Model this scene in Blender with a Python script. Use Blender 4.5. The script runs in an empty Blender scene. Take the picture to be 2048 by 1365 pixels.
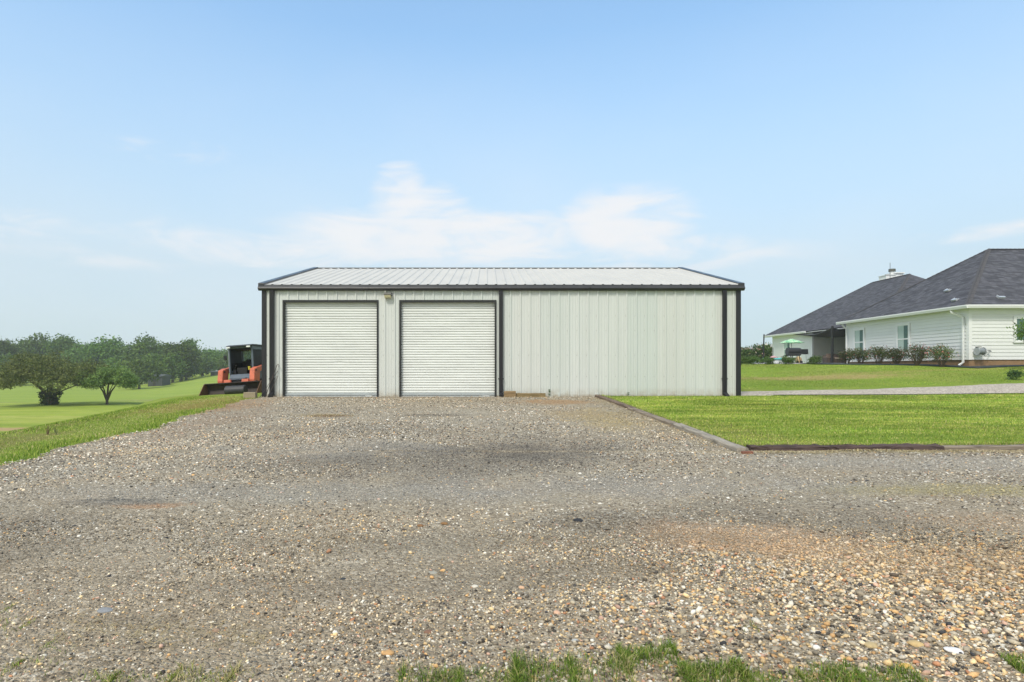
import bpy, math, random
import numpy as np
from mathutils import Vector, Matrix
random.seed(7); rng = np.random.default_rng(11)
R = math.radians
S = bpy.context.scene
COL = S.collection

# ------------------------------------------------------------------ camera
F, PX, PY, CAMZ = 1230.0, 975.0, 739.0, 1.6
cam = bpy.data.cameras.new('camera'); co = bpy.data.objects.new('camera', cam); COL.objects.link(co)
cam.sensor_width = 36; cam.lens = 36*F/2048; cam.shift_x = (1024-PX)/2048; cam.shift_y = (PY-682.5)/2048
cam.clip_start = 0.1; cam.clip_end = 6000
co.location = (0, 0, CAMZ); co.rotation_euler = (R(90), 0, 0); S.camera = co
# ------------------------------------------------------------------ light / exposure
SUN_EL, SUN_AZ = 50.0, 205.0      # azimuth clockwise from +Y
S.view_settings.view_transform = 'Standard'; S.view_settings.look = 'None'
S.view_settings.gamma = 1; S.view_settings.exposure = 0.98
S.cycles.use_denoising = True
S.cycles.max_bounces = 6; S.cycles.volume_bounces = 1; S.cycles.transparent_max_bounces = 8
sd = bpy.data.lights.new('sun', 'SUN'); sd.energy = 1.5; sd.angle = R(12); sd.color = (1, .93, .82)
so = bpy.data.objects.new('sun', sd); COL.objects.link(so)
dv = Vector((math.sin(R(SUN_AZ))*math.cos(R(SUN_EL)), math.cos(R(SUN_AZ))*math.cos(R(SUN_EL)), math.sin(R(SUN_EL))))
so.rotation_euler = dv.to_track_quat('Z', 'Y').to_euler(); so.location = (0, 0, 40)

# ------------------------------------------------------------------ node helpers
class NT:
    def __init__(s, nt): s.nt = nt; nt.nodes.clear()
    def n(s, typ, inp=None, **kw):
        nd = s.nt.nodes.new(typ)
        for k, v in kw.items(): setattr(nd, k, v)
        for k, v in (inp or {}).items():
            sk = nd.inputs[k]
            if isinstance(v, bpy.types.NodeSocket): s.nt.links.new(v, sk)
            else: sk.default_value = v
        return nd
    def m(s, op, a, b=0.0, c=None, clamp=False):
        i = {0: a, 1: b}
        if c is not None: i[2] = c
        return s.n('ShaderNodeMath', i, operation=op, use_clamp=clamp).outputs[0]
    def mix(s, f, a, b, bt='MIX'):
        nd = s.n('ShaderNodeMix', None, data_type='RGBA', blend_type=bt)
        for k, v in ((0, f), (6, a), (7, b)):
            if isinstance(v, bpy.types.NodeSocket): s.nt.links.new(v, nd.inputs[k])
            else: nd.inputs[k].default_value = (tuple(v)+(1,))[:4] if k else v
        return nd.outputs[2]
    def ramp(s, f, stops, interp='LINEAR'):
        nd = s.n('ShaderNodeValToRGB', {0: f}); cr = nd.color_ramp; cr.interpolation = interp
        while len(cr.elements) < len(stops): cr.elements.new(0.5)
        for e, (p, c) in zip(cr.elements, stops):
            e.position = p; e.color = (c, c, c, 1) if isinstance(c, (int, float)) else (tuple(c)+(1,))[:4]
        return nd.outputs[0]
    def noise(s, vec, scale, detail=3, rough=.55, dist=0.0):
        return s.n('ShaderNodeTexNoise', {'Vector': vec, 'Scale': scale, 'Detail': detail, 'Roughness': rough, 'Distortion': dist}).outputs[0]
    def scale(s, vec, v):
        return s.n('ShaderNodeVectorMath', {0: vec, 1: v}, operation='MULTIPLY').outputs[0]
    def blob(s, xyz, cx, cy, rx, ry, edge=None, amt=.6):
        dx = s.m('MULTIPLY', s.m('SUBTRACT', xyz[0], cx), 1/rx); dy = s.m('MULTIPLY', s.m('SUBTRACT', xyz[1], cy), 1/ry)
        d = s.m('SQRT', s.m('ADD', s.m('MULTIPLY', dx, dx), s.m('MULTIPLY', dy, dy)))
        if edge is not None: d = s.m('ADD', d, s.m('MULTIPLY', s.m('SUBTRACT', edge, .5), amt*2.4))
        return s.n('ShaderNodeMapRange', {0: d, 1: .35, 2: 1.1, 3: 1.0, 4: 0.0}, interpolation_type='SMOOTHSTEP').outputs[0]
def new_mat(name):
    m = bpy.data.materials.new(name); m.use_nodes = True; t = NT(m.node_tree)
    out = t.n('ShaderNodeOutputMaterial'); bs = t.n('ShaderNodeBsdfPrincipled')
    t.nt.links.new(bs.outputs[0], out.inputs[0]); t.bs = bs; t.out = out
    return m, t
def setb(t, **kw):
    for k, v in kw.items():
        sk = t.bs.inputs[{'color': 'Base Color', 'rough': 'Roughness', 'metal': 'Metallic', 'spec': 'Specular IOR Level', 'normal': 'Normal', 'trans': 'Transmission Weight', 'sheen': 'Sheen Weight'}[k]]
        if isinstance(v, bpy.types.NodeSocket): t.nt.links.new(v, sk)
        else: sk.default_value = (tuple(v)+(1,))[:4] if k == 'color' else v
def bump(t, h, strength=.3, dist=.01):
    return t.n('ShaderNodeBump', {'Height': h, 'Strength': strength, 'Distance': dist}).outputs[0]
def objc(t): return t.n('ShaderNodeTexCoord').outputs['Object']
def worldpos(t): return t.n('ShaderNodeNewGeometry').outputs['Position']
def simple(name, col, rough=.5, metal=0., var=.12, nscale=6, bmp=.1, bd=.004, stretch=(1, 1, 1), spec=.5):
    m, t = new_mat(name); v = t.scale(objc(t), stretch)
    f = t.noise(v, nscale, 5, .6); f2 = t.noise(v, nscale*7, 3, .6)
    k = t.m('ADD', t.m('MULTIPLY', f, .6), t.m('MULTIPLY', f2, .4))
    c = t.ramp(k, [(.25, [x*(1-var*1.6) for x in col]), (.5, col), (.78, [min(1, x*(1+var)) for x in col])])
    setb(t, color=c, rough=t.ramp(f, [(.3, max(0, rough-.08)), (.7, min(1, rough+.1))]), metal=metal, spec=spec)
    if bmp: setb(t, normal=bump(t, f2, bmp, bd))
    return m

# ------------------------------------------------------------------ world: sky with thin clouds
S.world = bpy.data.worlds.new('World'); S.world.use_nodes = True
w = NT(S.world.node_tree)
wo = w.n('ShaderNodeOutputWorld')
sky = w.n('ShaderNodeTexSky', sky_type='NISHITA', sun_disc=False, sun_elevation=R(SUN_EL), sun_rotation=R(SUN_AZ), altitude=100, air_density=1.0, dust_density=1.0, ozone_density=2.2)
dirv = w.n('ShaderNodeTexCoord').outputs['Generated']
sp = w.n('ShaderNodeSeparateXYZ', {0: dirv})
az = w.m('ARCTAN2', sp.outputs[0], sp.outputs[1]); el = w.m('ARCSINE', sp.outputs[2])
cv = w.n('ShaderNodeCombineXYZ', {0: az, 1: w.m('MULTIPLY', el, 2.1), 2: 0.0}).outputs[0]
n1 = w.noise(cv, 7.0, 10, .62, .9); n2 = w.noise(cv, 2.2, 3, .5, .2); n3 = w.noise(w.n('ShaderNodeCombineXYZ', {0: az, 1: w.m('MULTIPLY', el, 4.5), 2: 3.0}).outputs[0], 6.0, 8, .6, 1.2)
AE = (az, el, 0)
def ae(px, py): 
    u, v = (px-PX)/F, (PY-py)/F
    return math.atan(u), math.atan(v/math.sqrt(1+u*u))
acc = None
for px, py, rx, ry, st in [(880, 480, .30, .055, .95), (800, 385, .055, .055, .78), (840, 425, .10, .05, .9), (1010, 465, .16, .04, .9), (1250, 450, .13, .065, .95), (600, 500, .36, .04, .62), (1290, 500, .2, .03, .7),
                           (340, 305, .17, .022, .40), (430, 300, .07, .015, .42), (100, 455, .16, .03, .42), (1960, 465, .12, .014, .55), (950, 525, .6, .04, .6), (120,500,.4,.03,.4)]:
    a, e = ae(px, py)
    b = w.m('MULTIPLY', w.blob(AE, a, e, rx*1.25, ry*1.25, n1, .25), st)
    acc = b if acc is None else w.m('MAXIMUM', acc, b)
dens = w.m('ADD', acc, w.m('ADD', w.m('MULTIPLY', w.m('SUBTRACT', n1, .5), 1.5), w.m('MULTIPLY', w.m('SUBTRACT', n3, .5), 1.25)))
cm = w.m('MULTIPLY', w.n('ShaderNodeMapRange', {0: dens, 1: .30, 2: 1.15, 3: 0.0, 4: 1.0}, interpolation_type='SMOOTHSTEP').outputs[0], w.m('MINIMUM', w.m('MULTIPLY', acc, 2.2), 1.0), clamp=True)
thin = w.m('MULTIPLY', w.ramp(n2, [(.40, 0.0), (.72, 1.0)]), w.n('ShaderNodeMapRange', {0: el, 1: 0.02, 2: .5, 3: .30, 4: 0.03}).outputs[0])
cm = w.m('ADD', w.m('MULTIPLY', cm, .92), thin, clamp=True)
hz = w.ramp(el, [(0.0, .96), (.15, .90), (.30, .66), (.50, .24), (.75, .04)])
skyn = w.mix(1.0, sky.outputs[0], (.90, 1.19, 1.20), 'MULTIPLY')
skyc = w.mix(hz, skyn, (2.42, 2.86, 3.20))
skyc = w.mix(cm, skyc, (3.55, 3.60, 3.72))
# bright sheet added unseen behind camera, round the sun, to whiten the ambient light
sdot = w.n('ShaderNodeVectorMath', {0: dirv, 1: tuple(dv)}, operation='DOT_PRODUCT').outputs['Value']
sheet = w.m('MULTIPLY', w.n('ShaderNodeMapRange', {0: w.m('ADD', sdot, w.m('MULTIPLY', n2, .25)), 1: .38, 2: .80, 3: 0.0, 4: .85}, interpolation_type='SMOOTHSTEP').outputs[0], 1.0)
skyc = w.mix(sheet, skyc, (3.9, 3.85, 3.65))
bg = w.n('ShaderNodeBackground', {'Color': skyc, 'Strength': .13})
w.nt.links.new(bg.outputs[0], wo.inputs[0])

# ------------------------------------------------------------------ object helpers
def tag(o, label=None, cat=None, group=None, kind=None):
    if label: o['label'] = label
    if cat: o['category'] = cat
    if group: o['group'] = group
    if kind: o['kind'] = kind
    return o
def empty(name, loc, label, cat, group=None, rot=(0, 0, 0)):
    o = bpy.data.objects.new(name, None); COL.objects.link(o); o.location = loc; o.rotation_euler = rot
    o.empty_display_size = .2
    return tag(o, label, cat, group)
class MB:
    def __init__(s): s.v = []; s.f = []; s.mi = []; s.cur = 0
    def add(s, vs, fs):
        b = len(s.v); s.v += [tuple(v) for v in vs]; s.f += [tuple(i+b for i in f) for f in fs]; s.mi += [s.cur]*len(fs); return s
    def box(s, x0, x1, y0, y1, z0, z1, M=None):
        vs = [Vector((x, y, z)) for z in (z0, z1) for y in (y0, y1) for x in (x0, x1)]
        if M is not None: vs = [M @ v for v in vs]
        return s.add(vs, [(0, 2, 3, 1), (4, 5, 7, 6), (0, 1, 5, 4), (2, 6, 7, 3), (0, 4, 6, 2), (1, 3, 7, 5)])
    def quad(s, a, b, c, d): return s.add([a, b, c, d], [(0, 1, 2, 3)])
    def prism(s, prof, axis, a, b):   # prof: list of 2D points; axis 'x': (y,z) profile, 'y': (x,z), 'z': (x,y)
        n = len(prof); mk = {'x': lambda p, t: (t, p[0], p[1]), 'y': lambda p, t: (p[0], t, p[1]), 'z': lambda p, t: (p[0], p[1], t)}[axis]
        vs = [mk(p, a) for p in prof]+[mk(p, b) for p in prof]
        fs = [(i, (i+1) % n, n+(i+1) % n, n+i) for i in range(n)]+[tuple(range(n))[::-1], tuple(range(n, 2*n))]
        return s.add(vs, fs)
    def tube(s, pts, rad, seg=8, cap=True):
        pts = [Vector(p) for p in pts]; n = len(pts)
        if not hasattr(rad, '__len__'): rad = [rad]*n
        rings = []; up = None
        for i, p in enumerate(pts):
            d = (pts[min(i+1, n-1)]-pts[max(i-1, 0)]).normalized()
            if up is None: up = d.orthogonal().normalized()
            sd_ = d.cross(up).normalized() if d.cross(up).length > 1e-4 else d.orthogonal().normalized(); up = sd_.cross(d).normalized()
            rings.append([p+(sd_*math.cos(2*math.pi*k/seg)+up*math.sin(2*math.pi*k/seg))*rad[i] for k in range(seg)])
        vs = [v for r in rings for v in r]
        fs = [(i*seg+k, i*seg+(k+1) % seg, (i+1)*seg+(k+1) % seg, (i+1)*seg+k) for i in range(n-1) for k in range(seg)]
        if cap: fs += [tuple(range(seg))[::-1], tuple((n-1)*seg+k for k in range(seg))]
        return s.add(vs, fs)
    def build(s, name, mat, parent=None, smooth=False, bevel=0, loc=None):
        me = bpy.data.meshes.new(name); me.from_pydata(s.v, [], s.f); me.validate()
        for mm in (mat if isinstance(mat, (list, tuple)) else [mat]): me.materials.append(mm)
        if isinstance(mat, (list, tuple)) and len(me.polygons) == len(s.mi): me.polygons.foreach_set('material_index', s.mi)
        if smooth: me.polygons.foreach_set('use_smooth', [True]*len(me.polygons))
        o = bpy.data.objects.new(name, me); COL.objects.link(o)
        import bmesh
        bm = bmesh.new(); bm.from_mesh(me); bmesh.ops.recalc_face_normals(bm, faces=bm.faces); bm.to_mesh(me); bm.free()
        if parent: o.parent = parent
        if loc: o.location = loc
        if bevel:
            b = o.modifiers.new('bevel', 'BEVEL'); b.width = bevel; b.segments = 2; b.limit_method = 'ANGLE'; b.angle_limit = R(40)
        return o
def np_mesh(name, verts, faces, k, mat, tint=None, parent=None, smooth=False):
    """verts (n,3), faces (m,k) -> one mesh object, optional per-vertex tint colours"""
    me = bpy.data.meshes.new(name); n, m = len(verts), len(faces)
    me.vertices.add(n); me.vertices.foreach_set('co', verts.astype(np.float32).ravel())
    me.loops.add(m*k); me.loops.foreach_set('vertex_index', faces.astype(np.int32).ravel())
    me.polygons.add(m); me.polygons.foreach_set('loop_start', np.arange(0, m*k, k, dtype=np.int32))
    try: me.polygons.foreach_set('loop_total', np.full(m, k, dtype=np.int32))
    except Exception: pass
    if smooth: me.polygons.foreach_set('use_smooth', np.ones(m, dtype=bool))
    if tint is not None:
        a = me.color_attributes.new('tint', 'FLOAT_COLOR', 'POINT')
        a.data.foreach_set('color', np.concatenate([tint, np.ones((n, 1))], 1).astype(np.float32).ravel())
    me.materials.append(mat); me.update(calc_edges=True)
    o = bpy.data.objects.new(name, me); COL.objects.link(o)
    if parent: o.parent = parent
    return o
def children(o): return [c for c in bpy.data.objects if c.parent == o]
def copy_tree(o, parent=None):
    c = o.copy(); COL.objects.link(c); c.parent = parent
    for ch in children(o): copy_tree(ch, c)
    return c

_L = rng.random((8, 64, 64))
def vn(x, y, f, k=0):
    x = np.asarray(x)*f+17.3*k; y = np.asarray(y)*f+5.1*k; xi = np.floor(x).astype(int); yi = np.floor(y).astype(int); u = x-xi; v = y-yi; u = u*u*(3-2*u); v = v*v*(3-2*v); L = _L[k % 8]
    a = L[xi % 64, yi % 64]; b = L[(xi+1) % 64, yi % 64]; c = L[xi % 64, (yi+1) % 64]; d = L[(xi+1) % 64, (yi+1) % 64]
    return a*(1-u)*(1-v)+b*u*(1-v)+c*(1-u)*v+d*u*v
def fbm(x, y, f, k=0): return (vn(x, y, f, k)+.5*vn(x, y, f*2.1, k+1)+.25*vn(x, y, f*4.3, k+2)+.13*vn(x, y, f*8.7, k+3))/1.88
# ------------------------------------------------------------------ terrain
def sst(a, b, x): t = np.clip((x-a)/(b-a), 0, 1); return t*t*(3-2*t)
def g(x, y):
    x = np.asarray(x, float); y = np.asarray(y, float)
    pad = np.where(y < 19.6, .0365*y, .715); pad = np.where(y < 0, .0, pad)
    # rise of the lawn towards the house
    ramp = np.clip((y-21)/19, 0, 1)*1.15
    ramp = ramp+np.clip((y-40)/4, 0, 1)*.14
    ramp = ramp+np.clip((x-14)*.037, 0, .45)*sst(17, 30, y)*(1-sst(32, 42, y)*.95)
    right = pad+ramp*sst(6, 10, x)+.0
    right = right-sst(80, 300, y)*6
    # meadow on the left
    u = x/np.maximum(y, 1.0)
    far = -3.3+sst(78, 190, y)*(.75+3.2*sst(-.56, -.42, u)+.2*np.sin(x*.03))
    mead = np.where(y < 70, -2.15, 0)+0.0
    mead = -2.15*(1-sst(70, 82, y))+far*sst(70, 82, y)
    mead = mead+.10*np.sin(x*.09+1)*np.sin(y*.07)+.05*np.sin(x*.3+y*.13)*sst(-10, -20, -np.abs(x))
    xc = -8.3-.075*np.clip(y-8, 0, 20)-.55*np.clip(y-19.5, 0, 5)
    t = sst(0, 7.5, xc-x)
    right = right-.05*np.clip(-8.6-x, 0, 4)*sst(19, 21, y)
    z = right*(1-t)+mead*t
    return z
def gz(x, y): return float(g(x, y))
def tie_x(y): return 3.83+(9.35-y)*.037     # left edge of front lawn
def gravel_left(y):
    y = np.asarray(y, float)
    return -6.62+.12*np.sin(y*1.7)+.07*np.sin(y*4.3+1)+.03*np.sin(y*11)-.45*sst(12, 16, y)-.25*sst(17, 19, y)
def front_y(x):   # front edge of right lawn (tie line)
    return 9.37+.02*(np.asarray(x, float)-3.83)+.085*np.clip(np.asarray(x)-7.2,0,99)*.6
def on_gravel(x, y):
    return (x > gravel_left(y)) & (y < 19.62) & ~((x > tie_x(y)) & (y > front_y(x)))
# ground sheet
ax = np.unique(np.concatenate([-np.geomspace(40, 450, 26)[::-1], np.arange(-40, 40.1, .5), np.geomspace(40, 450, 26), ]))
ay = np.unique(np.concatenate([-np.geomspace(8, 80, 12)[::-1], np.arange(-8, 60, .4), np.geomspace(60, 450, 60)]))
X, Y = np.meshgrid(ax, ay); Z = g(X, Y)
inner = (X > gravel_left(Y)+.5) & (Y < 19.2) & (Y > -2.5) & (X < 28) & ~((X > tie_x(Y)-.5) & (Y > front_y(X)-.5))
Z = Z-inner*.04+((X > tie_x(Y)+.1) & (Y > front_y(X)+.15) & (Y < 19.3) & (X < 30))*.03
nx, ny = len(ax), len(ay); idx = np.arange(nx*ny).reshape(ny, nx)
faces = np.stack([idx[:-1, :-1], idx[:-1, 1:], idx[1:, 1:], idx[1:, :-1]], -1).reshape(-1, 4)
mg, t = new_mat('grass_ground'); P = worldpos(t); s3 = t.n('ShaderNodeSeparateXYZ', {0: P}); XYZ = s3.outputs
na = t.noise(P, .35, 5, .6); nb = t.noise(P, 2.2, 5, .65); nc = t.noise(P, 30, 4, .7); nd_ = t.noise(t.scale(P, (.10, .9, .3)), 1.0, 4, .6)
base = t.ramp(nc, [(.3, (.095, .165, .016)), (.5, (.20, .29, .032)), (.72, (.34, .41, .075))])
base = t.mix(t.ramp(nb, [(.35, 0.0), (.7, .75)]), base, (.165, .265, .03))
base = t.mix(t.ramp(na, [(.40, 0.0), (.66, .55)]), base, (.32, .335, .075))
stripe = t.mix(t.ramp(nd_, [(.42, 0.0), (.60, .5)]), base, (.27, .36, .05))
farm = t.n('ShaderNodeMapRange', {0: XYZ[1], 1: 25, 2: 45, 3: 0, 4: 1}).outputs[0]
base = t.mix(farm, base, stripe)
nm1 = t.noise(t.scale(P, (.03, .35, .3)), 1.0, 5, .6); nm2 = t.noise(t.scale(P, (.25, 1.4, 1)), 1.0, 5, .7)
lft = t.m('MULTIPLY', farm, t.m('LESS_THAN', XYZ[0], 0))
base = t.mix(t.m('MULTIPLY', lft, .75), base, t.ramp(nm1, [(.34, (.20, .28, .04)), (.5, (.34, .41, .06)), (.64, (.44, .45, .11))]))
base = t.mix(t.m('MULTIPLY', lft, t.ramp(nm2, [(.38, .6), (.56, 0.0)])), base, (.17, .25, .03))
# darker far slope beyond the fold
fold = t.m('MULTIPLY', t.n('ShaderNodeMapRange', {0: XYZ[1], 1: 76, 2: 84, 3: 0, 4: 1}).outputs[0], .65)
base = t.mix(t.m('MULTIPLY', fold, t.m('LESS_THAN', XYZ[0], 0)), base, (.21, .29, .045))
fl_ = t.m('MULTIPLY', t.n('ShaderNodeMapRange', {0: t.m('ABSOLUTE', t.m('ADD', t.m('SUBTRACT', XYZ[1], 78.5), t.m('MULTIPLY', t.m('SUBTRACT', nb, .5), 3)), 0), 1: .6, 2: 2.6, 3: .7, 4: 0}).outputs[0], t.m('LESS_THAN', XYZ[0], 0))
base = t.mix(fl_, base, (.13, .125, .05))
straw = (.36, .27, .11)
for cx, cy, rx, ry, st, colr in [(15.5, 28.5, 5.2, 1.5, .8, straw), (20, 30, 5, .9, .5, straw), (25, 29.6, 3, .5, .4, straw), (-30, 38.5, 7, 1.4, .9, (.44, .30, .16)), (-24, 39.5, 6, .8, .8, (.33, .27, .02)),
        (-8, 17, 1.3, 3.4, .55, (.26, .14, .06)), (-8.0, 9.5, .55, 3.0, .55, (.20, .15, .065)), (-8.8, 13, .5, 3.2, .45, (.20, .14, .06)), (4.6, 11, .8, 3.6, .35, (.2, .15, .07)), (6, 9.8, 4, .3, .45, (.25, .2, .09)), (5.5, 18.6, 1.5, .9, .4, straw),
        (-60, 88, 25, 4, .5, (.22, .17, .10)), (-45, 95, 16, 4, .45, (.22, .17, .10))]:
    base = t.mix(t.m('MULTIPLY', t.blob(XYZ, cx, cy, rx, ry, nb, .8), st), base, colr)
nf = t.noise(P, 110, 2, .6)
setb(t, color=t.mix(.5, base, t.ramp(nf, [(.3, .35), (.7, .75)]), 'OVERLAY'), rough=.9, spec=.15, normal=bump(t, t.m('ADD', nc, t.m('MULTIPLY', nf, .6)), .8, .05))
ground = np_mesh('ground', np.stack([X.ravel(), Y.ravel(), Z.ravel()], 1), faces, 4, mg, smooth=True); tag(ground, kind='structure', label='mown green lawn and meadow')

# ------------------------------------------------------------------ gravel yard
def gw(py, px): yy = CAMZ/((py-PY)/F+.0365); return (px-PX)*yy/F, yy
def yard_bump(x, y): return .018+.012*np.sin(x*1.3+y*.7)*np.sin(y*1.1-x*.4)+.006*np.sin(x*4.1)*np.sin(y*5.3)
mgr, t = new_mat('gravel'); P = worldpos(t); s3 = t.n('ShaderNodeSeparateXYZ', {0: P}); XYZ = s3.outputs
Pf = t.scale(P, (1, 1, .2))
def voro(sc): return t.n('ShaderNodeTexVoronoi', {'Vector': Pf, 'Scale': sc, 'Randomness': 1.0}, feature='F1')
v1, v2, v3, v4 = voro(75), voro(38), voro(150), voro(23)
def cellval(v): return t.n('ShaderNodeSeparateColor', {0: v.outputs['Color']}).outputs[0]
gcol = [(.0, (.055, .046, .036)), (.22, (.135, .116, .088)), (.42, (.24, .208, .155)), (.62, (.36, .315, .235)), (.8, (.49, .435, .335)), (.93, (.68, .62, .51)), (1.0, (.78, .73, .62))]
c1 = t.ramp(cellval(v1), gcol); c2 = t.ramp(cellval(v2), gcol); c3 = t.ramp(cellval(v3), gcol)
big = t.noise(P, 1.1, 5, .62); mid = t.noise(P, 5, 5, .65); lowf = t.noise(t.scale(P, (.35, 1, 1)), .8, 4, .6); fine = t.noise(P, 190, 3, .7)
cc = t.mix(t.ramp(mid, [(.42, .0), (.58, 1.0)]), c1, c2)
cc = t.mix(.12, cc, c3)
c4 = t.ramp(cellval(v4), gcol)
cc = t.mix(t.n('ShaderNodeMapRange', {0: XYZ[1], 1: 7, 2: 14, 3: 0.0, 4: .55}).outputs[0], cc, c4)
dust = t.ramp(fine, [(.3, (.21, .183, .136)), (.7, (.37, .33, .25))])
cc = t.mix(t.ramp(big, [(.42, .0), (.66, .62)]), cc, dust)
cc = t.mix(t.ramp(lowf, [(.42, 0.0), (.62, .35)]), cc, (.38, .355, .29))
near = t.n('ShaderNodeMapRange', {0: XYZ[1], 1: 7.0, 2: 3.4, 3: 0, 4: 1}).outputs[0]
warmn = t.noise(t.scale(P, (.5, 1, 1)), 1.7, 5, .65)
mot = t.noise(t.scale(P, (.55, 1, 1)), 1.3, 6, .68, .5)
cc = t.mix(t.ramp(mot, [(.30, .55), (.47, 0.0)]), cc, t.mix(.4, (.10, .088, .070), c2))
cc = t.mix(t.ramp(mot, [(.55, 0.0), (.74, .6)]), cc, t.mix(.4, (.44, .395, .31), c1))
cc = t.mix(t.ramp(warmn, [(.40, 0.0), (.62, .7)]), cc, t.mix(.45, (.36, .29, .20), c2))
cc = t.mix(t.m('MULTIPLY', near, .28), cc, (.30, .225, .14))
def P_(px, py, rx, ry, st, c, amt=1.0):
    x, y = gw(py, px); return (x, y, rx, ry, st, c, amt)
blobs = [P_(900, 925, 2.6, 1.7, .55, (.10, .093, .083), 1.3), P_(1000, 905, 1.6, .9, .42, (.07, .064, .057), 1.3), P_(1100, 890, 1.6, 1.5, .3, (.08, .075, .07)), P_(1010, 915, .8, .5, .3, (.045, .042, .040), 1.2), P_(640, 930, 1.6, .9, .25, (.08, .075, .07)), P_(870, 832, .9, .35, .6, (.05, .045, .04)), P_(1170, 1056, .8, .42, .45, (.055, .048, .04)), P_(60, 1045, 1.0, .5, .35, (.06, .055, .05)),
         P_(1560, 1030, 1.7, .6, .3, (.07, .063, .055)), P_(1760, 1060, 1.2, .5, .3, (.07, .063, .055)), P_(20, 1110, .7, .6, .35, (.07, .062, .05)), P_(700, 860, 2.4, .8, .25, (.06, .055, .05)),
         P_(1520, 1082, 1.3, .55, .48, (.42, .28, .17), 1.2), P_(1430, 1100, .8, .25, .4, (.40, .27, .17), 1.2), P_(1800, 1120, 2.0, .6, .3, (.42, .30, .18), 1.2), P_(2000, 1050, 1.0, .5, .3, (.40, .28, .18), 1.2), P_(1120, 806, 1.3, .9, .8, (.34, .19, .075)), P_(1210, 840, .9, 2.6, .6, (.37, .29, .13)), P_(1150, 830, 1.0, 1.2, .5, (.32, .24, .12)),
         P_(648, 835, .55, .32, .85, (.20, .10, .045)), P_(300, 1016, .5, .13, .8, (.36, .2, .10)), P_(210, 1010, .8, .12, .6, (.09, .075, .06)), P_(250, 1004, .55, .05, .85, (.03, .026, .022)), P_(470, 812, .9, 2.6, .75, (.30, .19, .10)), P_(430, 845, .9, 3, .4, (.25, .17, .11)),
         P_(1000, 1090, 2.2, .35, .5, (.17, .145, .105)), P_(1150, 1150, 1.4, .4, .5, (.15, .125, .09)), P_(640, 1180, 1.2, .25, .4, (.17, .145, .11)), P_(1920, 985, 1.8, .35, .55, (.34, .30, .13)), P_(1720, 905, 3.0, .3, .4, (.33, .29, .14)), P_(250, 1250, .5, .12, .5, (.19, .15, .1)),
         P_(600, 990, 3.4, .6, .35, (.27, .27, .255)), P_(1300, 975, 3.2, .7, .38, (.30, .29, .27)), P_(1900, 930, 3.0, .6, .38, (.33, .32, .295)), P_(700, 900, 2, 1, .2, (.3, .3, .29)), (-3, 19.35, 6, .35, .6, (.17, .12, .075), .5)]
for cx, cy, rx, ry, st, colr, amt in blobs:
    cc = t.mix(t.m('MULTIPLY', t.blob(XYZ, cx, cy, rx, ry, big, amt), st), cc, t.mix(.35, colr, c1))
hgt = t.m('ADD', t.m('MULTIPLY', t.m('SUBTRACT', 1, v1.outputs['Distance']), .6), t.m('ADD', t.m('MULTIPLY', t.m('SUBTRACT', 1, v2.outputs['Distance']), .8), t.m('MULTIPLY', mid, .6)))
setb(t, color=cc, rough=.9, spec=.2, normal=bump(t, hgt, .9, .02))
gy = np.concatenate([np.arange(-3, 19.601, .1), [19.64]]); cols = 220
vs = []; 
for yv in gy:
    x0 = float(gravel_left(yv)); x1 = 30.0
    if yv > 9.3: x1 = float(tie_x(yv))+.06
    vs.append((x0, x1, yv))
vv = []; 
tt = np.linspace(0, 1, cols)
for x0, x1, yv in vs:
    xs = x0+(x1-x0)*tt; ys = np.full(cols, yv)
    vv.append(np.stack([xs, ys, g(xs, ys)+yard_bump(xs, ys)*(1-sst(19.0, 19.6, ys))*np.clip(np.minimum(tt/.03, 1), 0, 1)+.004], 1))
vv = np.concatenate(vv); ii = np.arange(len(vs)*cols).reshape(len(vs), cols)
# break the sheet where its right edge jumps to the timber line
k93 = int(np.searchsorted(gy, 9.3001))
fa = np.stack([ii[:-1, :-1], ii[:-1, 1:], ii[1:, 1:], ii[1:, :-1]], -1)
keep = np.ones(len(vs)-1, bool)
fa1 = fa[keep].reshape(-1, 4)
# strip that closes the gap between the two halves
xa = np.linspace(float(gravel_left(9.3)), 30, 120); yA, yB = gy[k93-1], gy[k93]
xb = np.concatenate([xa])
st0 = len(vv); top = np.minimum(xa, 30)
addv = np.concatenate([np.stack([xa, np.full(120, yA), g(xa, yA)+yard_bump(xa, yA)+.004], 1), np.stack([xa, np.full(120, yB+.0), g(xa, yB)+yard_bump(xa, yB)+.004], 1)])
fb = np.stack([np.arange(119), np.arange(1, 120), np.arange(121, 240), np.arange(120, 239)], 1)+st0
# extra wedge in front of the right-hand timbers
xw = np.linspace(3.9, 30, 90); yw0 = np.full(90, yA); yw1 = front_y(xw)+.06
addw = np.concatenate([np.stack([xw, yw0, g(xw, yw0)+yard_bump(xw, yw0)+.0045], 1), np.stack([xw, np.maximum(yw1, yB), g(xw, yw1)+yard_bump(xw, yw1)+.0065], 1)])
fw = np.stack([np.arange(89), np.arange(1, 90), np.arange(91, 180), np.arange(90, 179)], 1)+st0+240
yard = np_mesh('gravel_driveway', np.concatenate([vv, addv, addw]), np.concatenate([fa1, fw]), 4, mgr, smooth=True); tag(yard, kind='structure', label='worn grey and tan gravel drive in front of the metal building')

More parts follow.
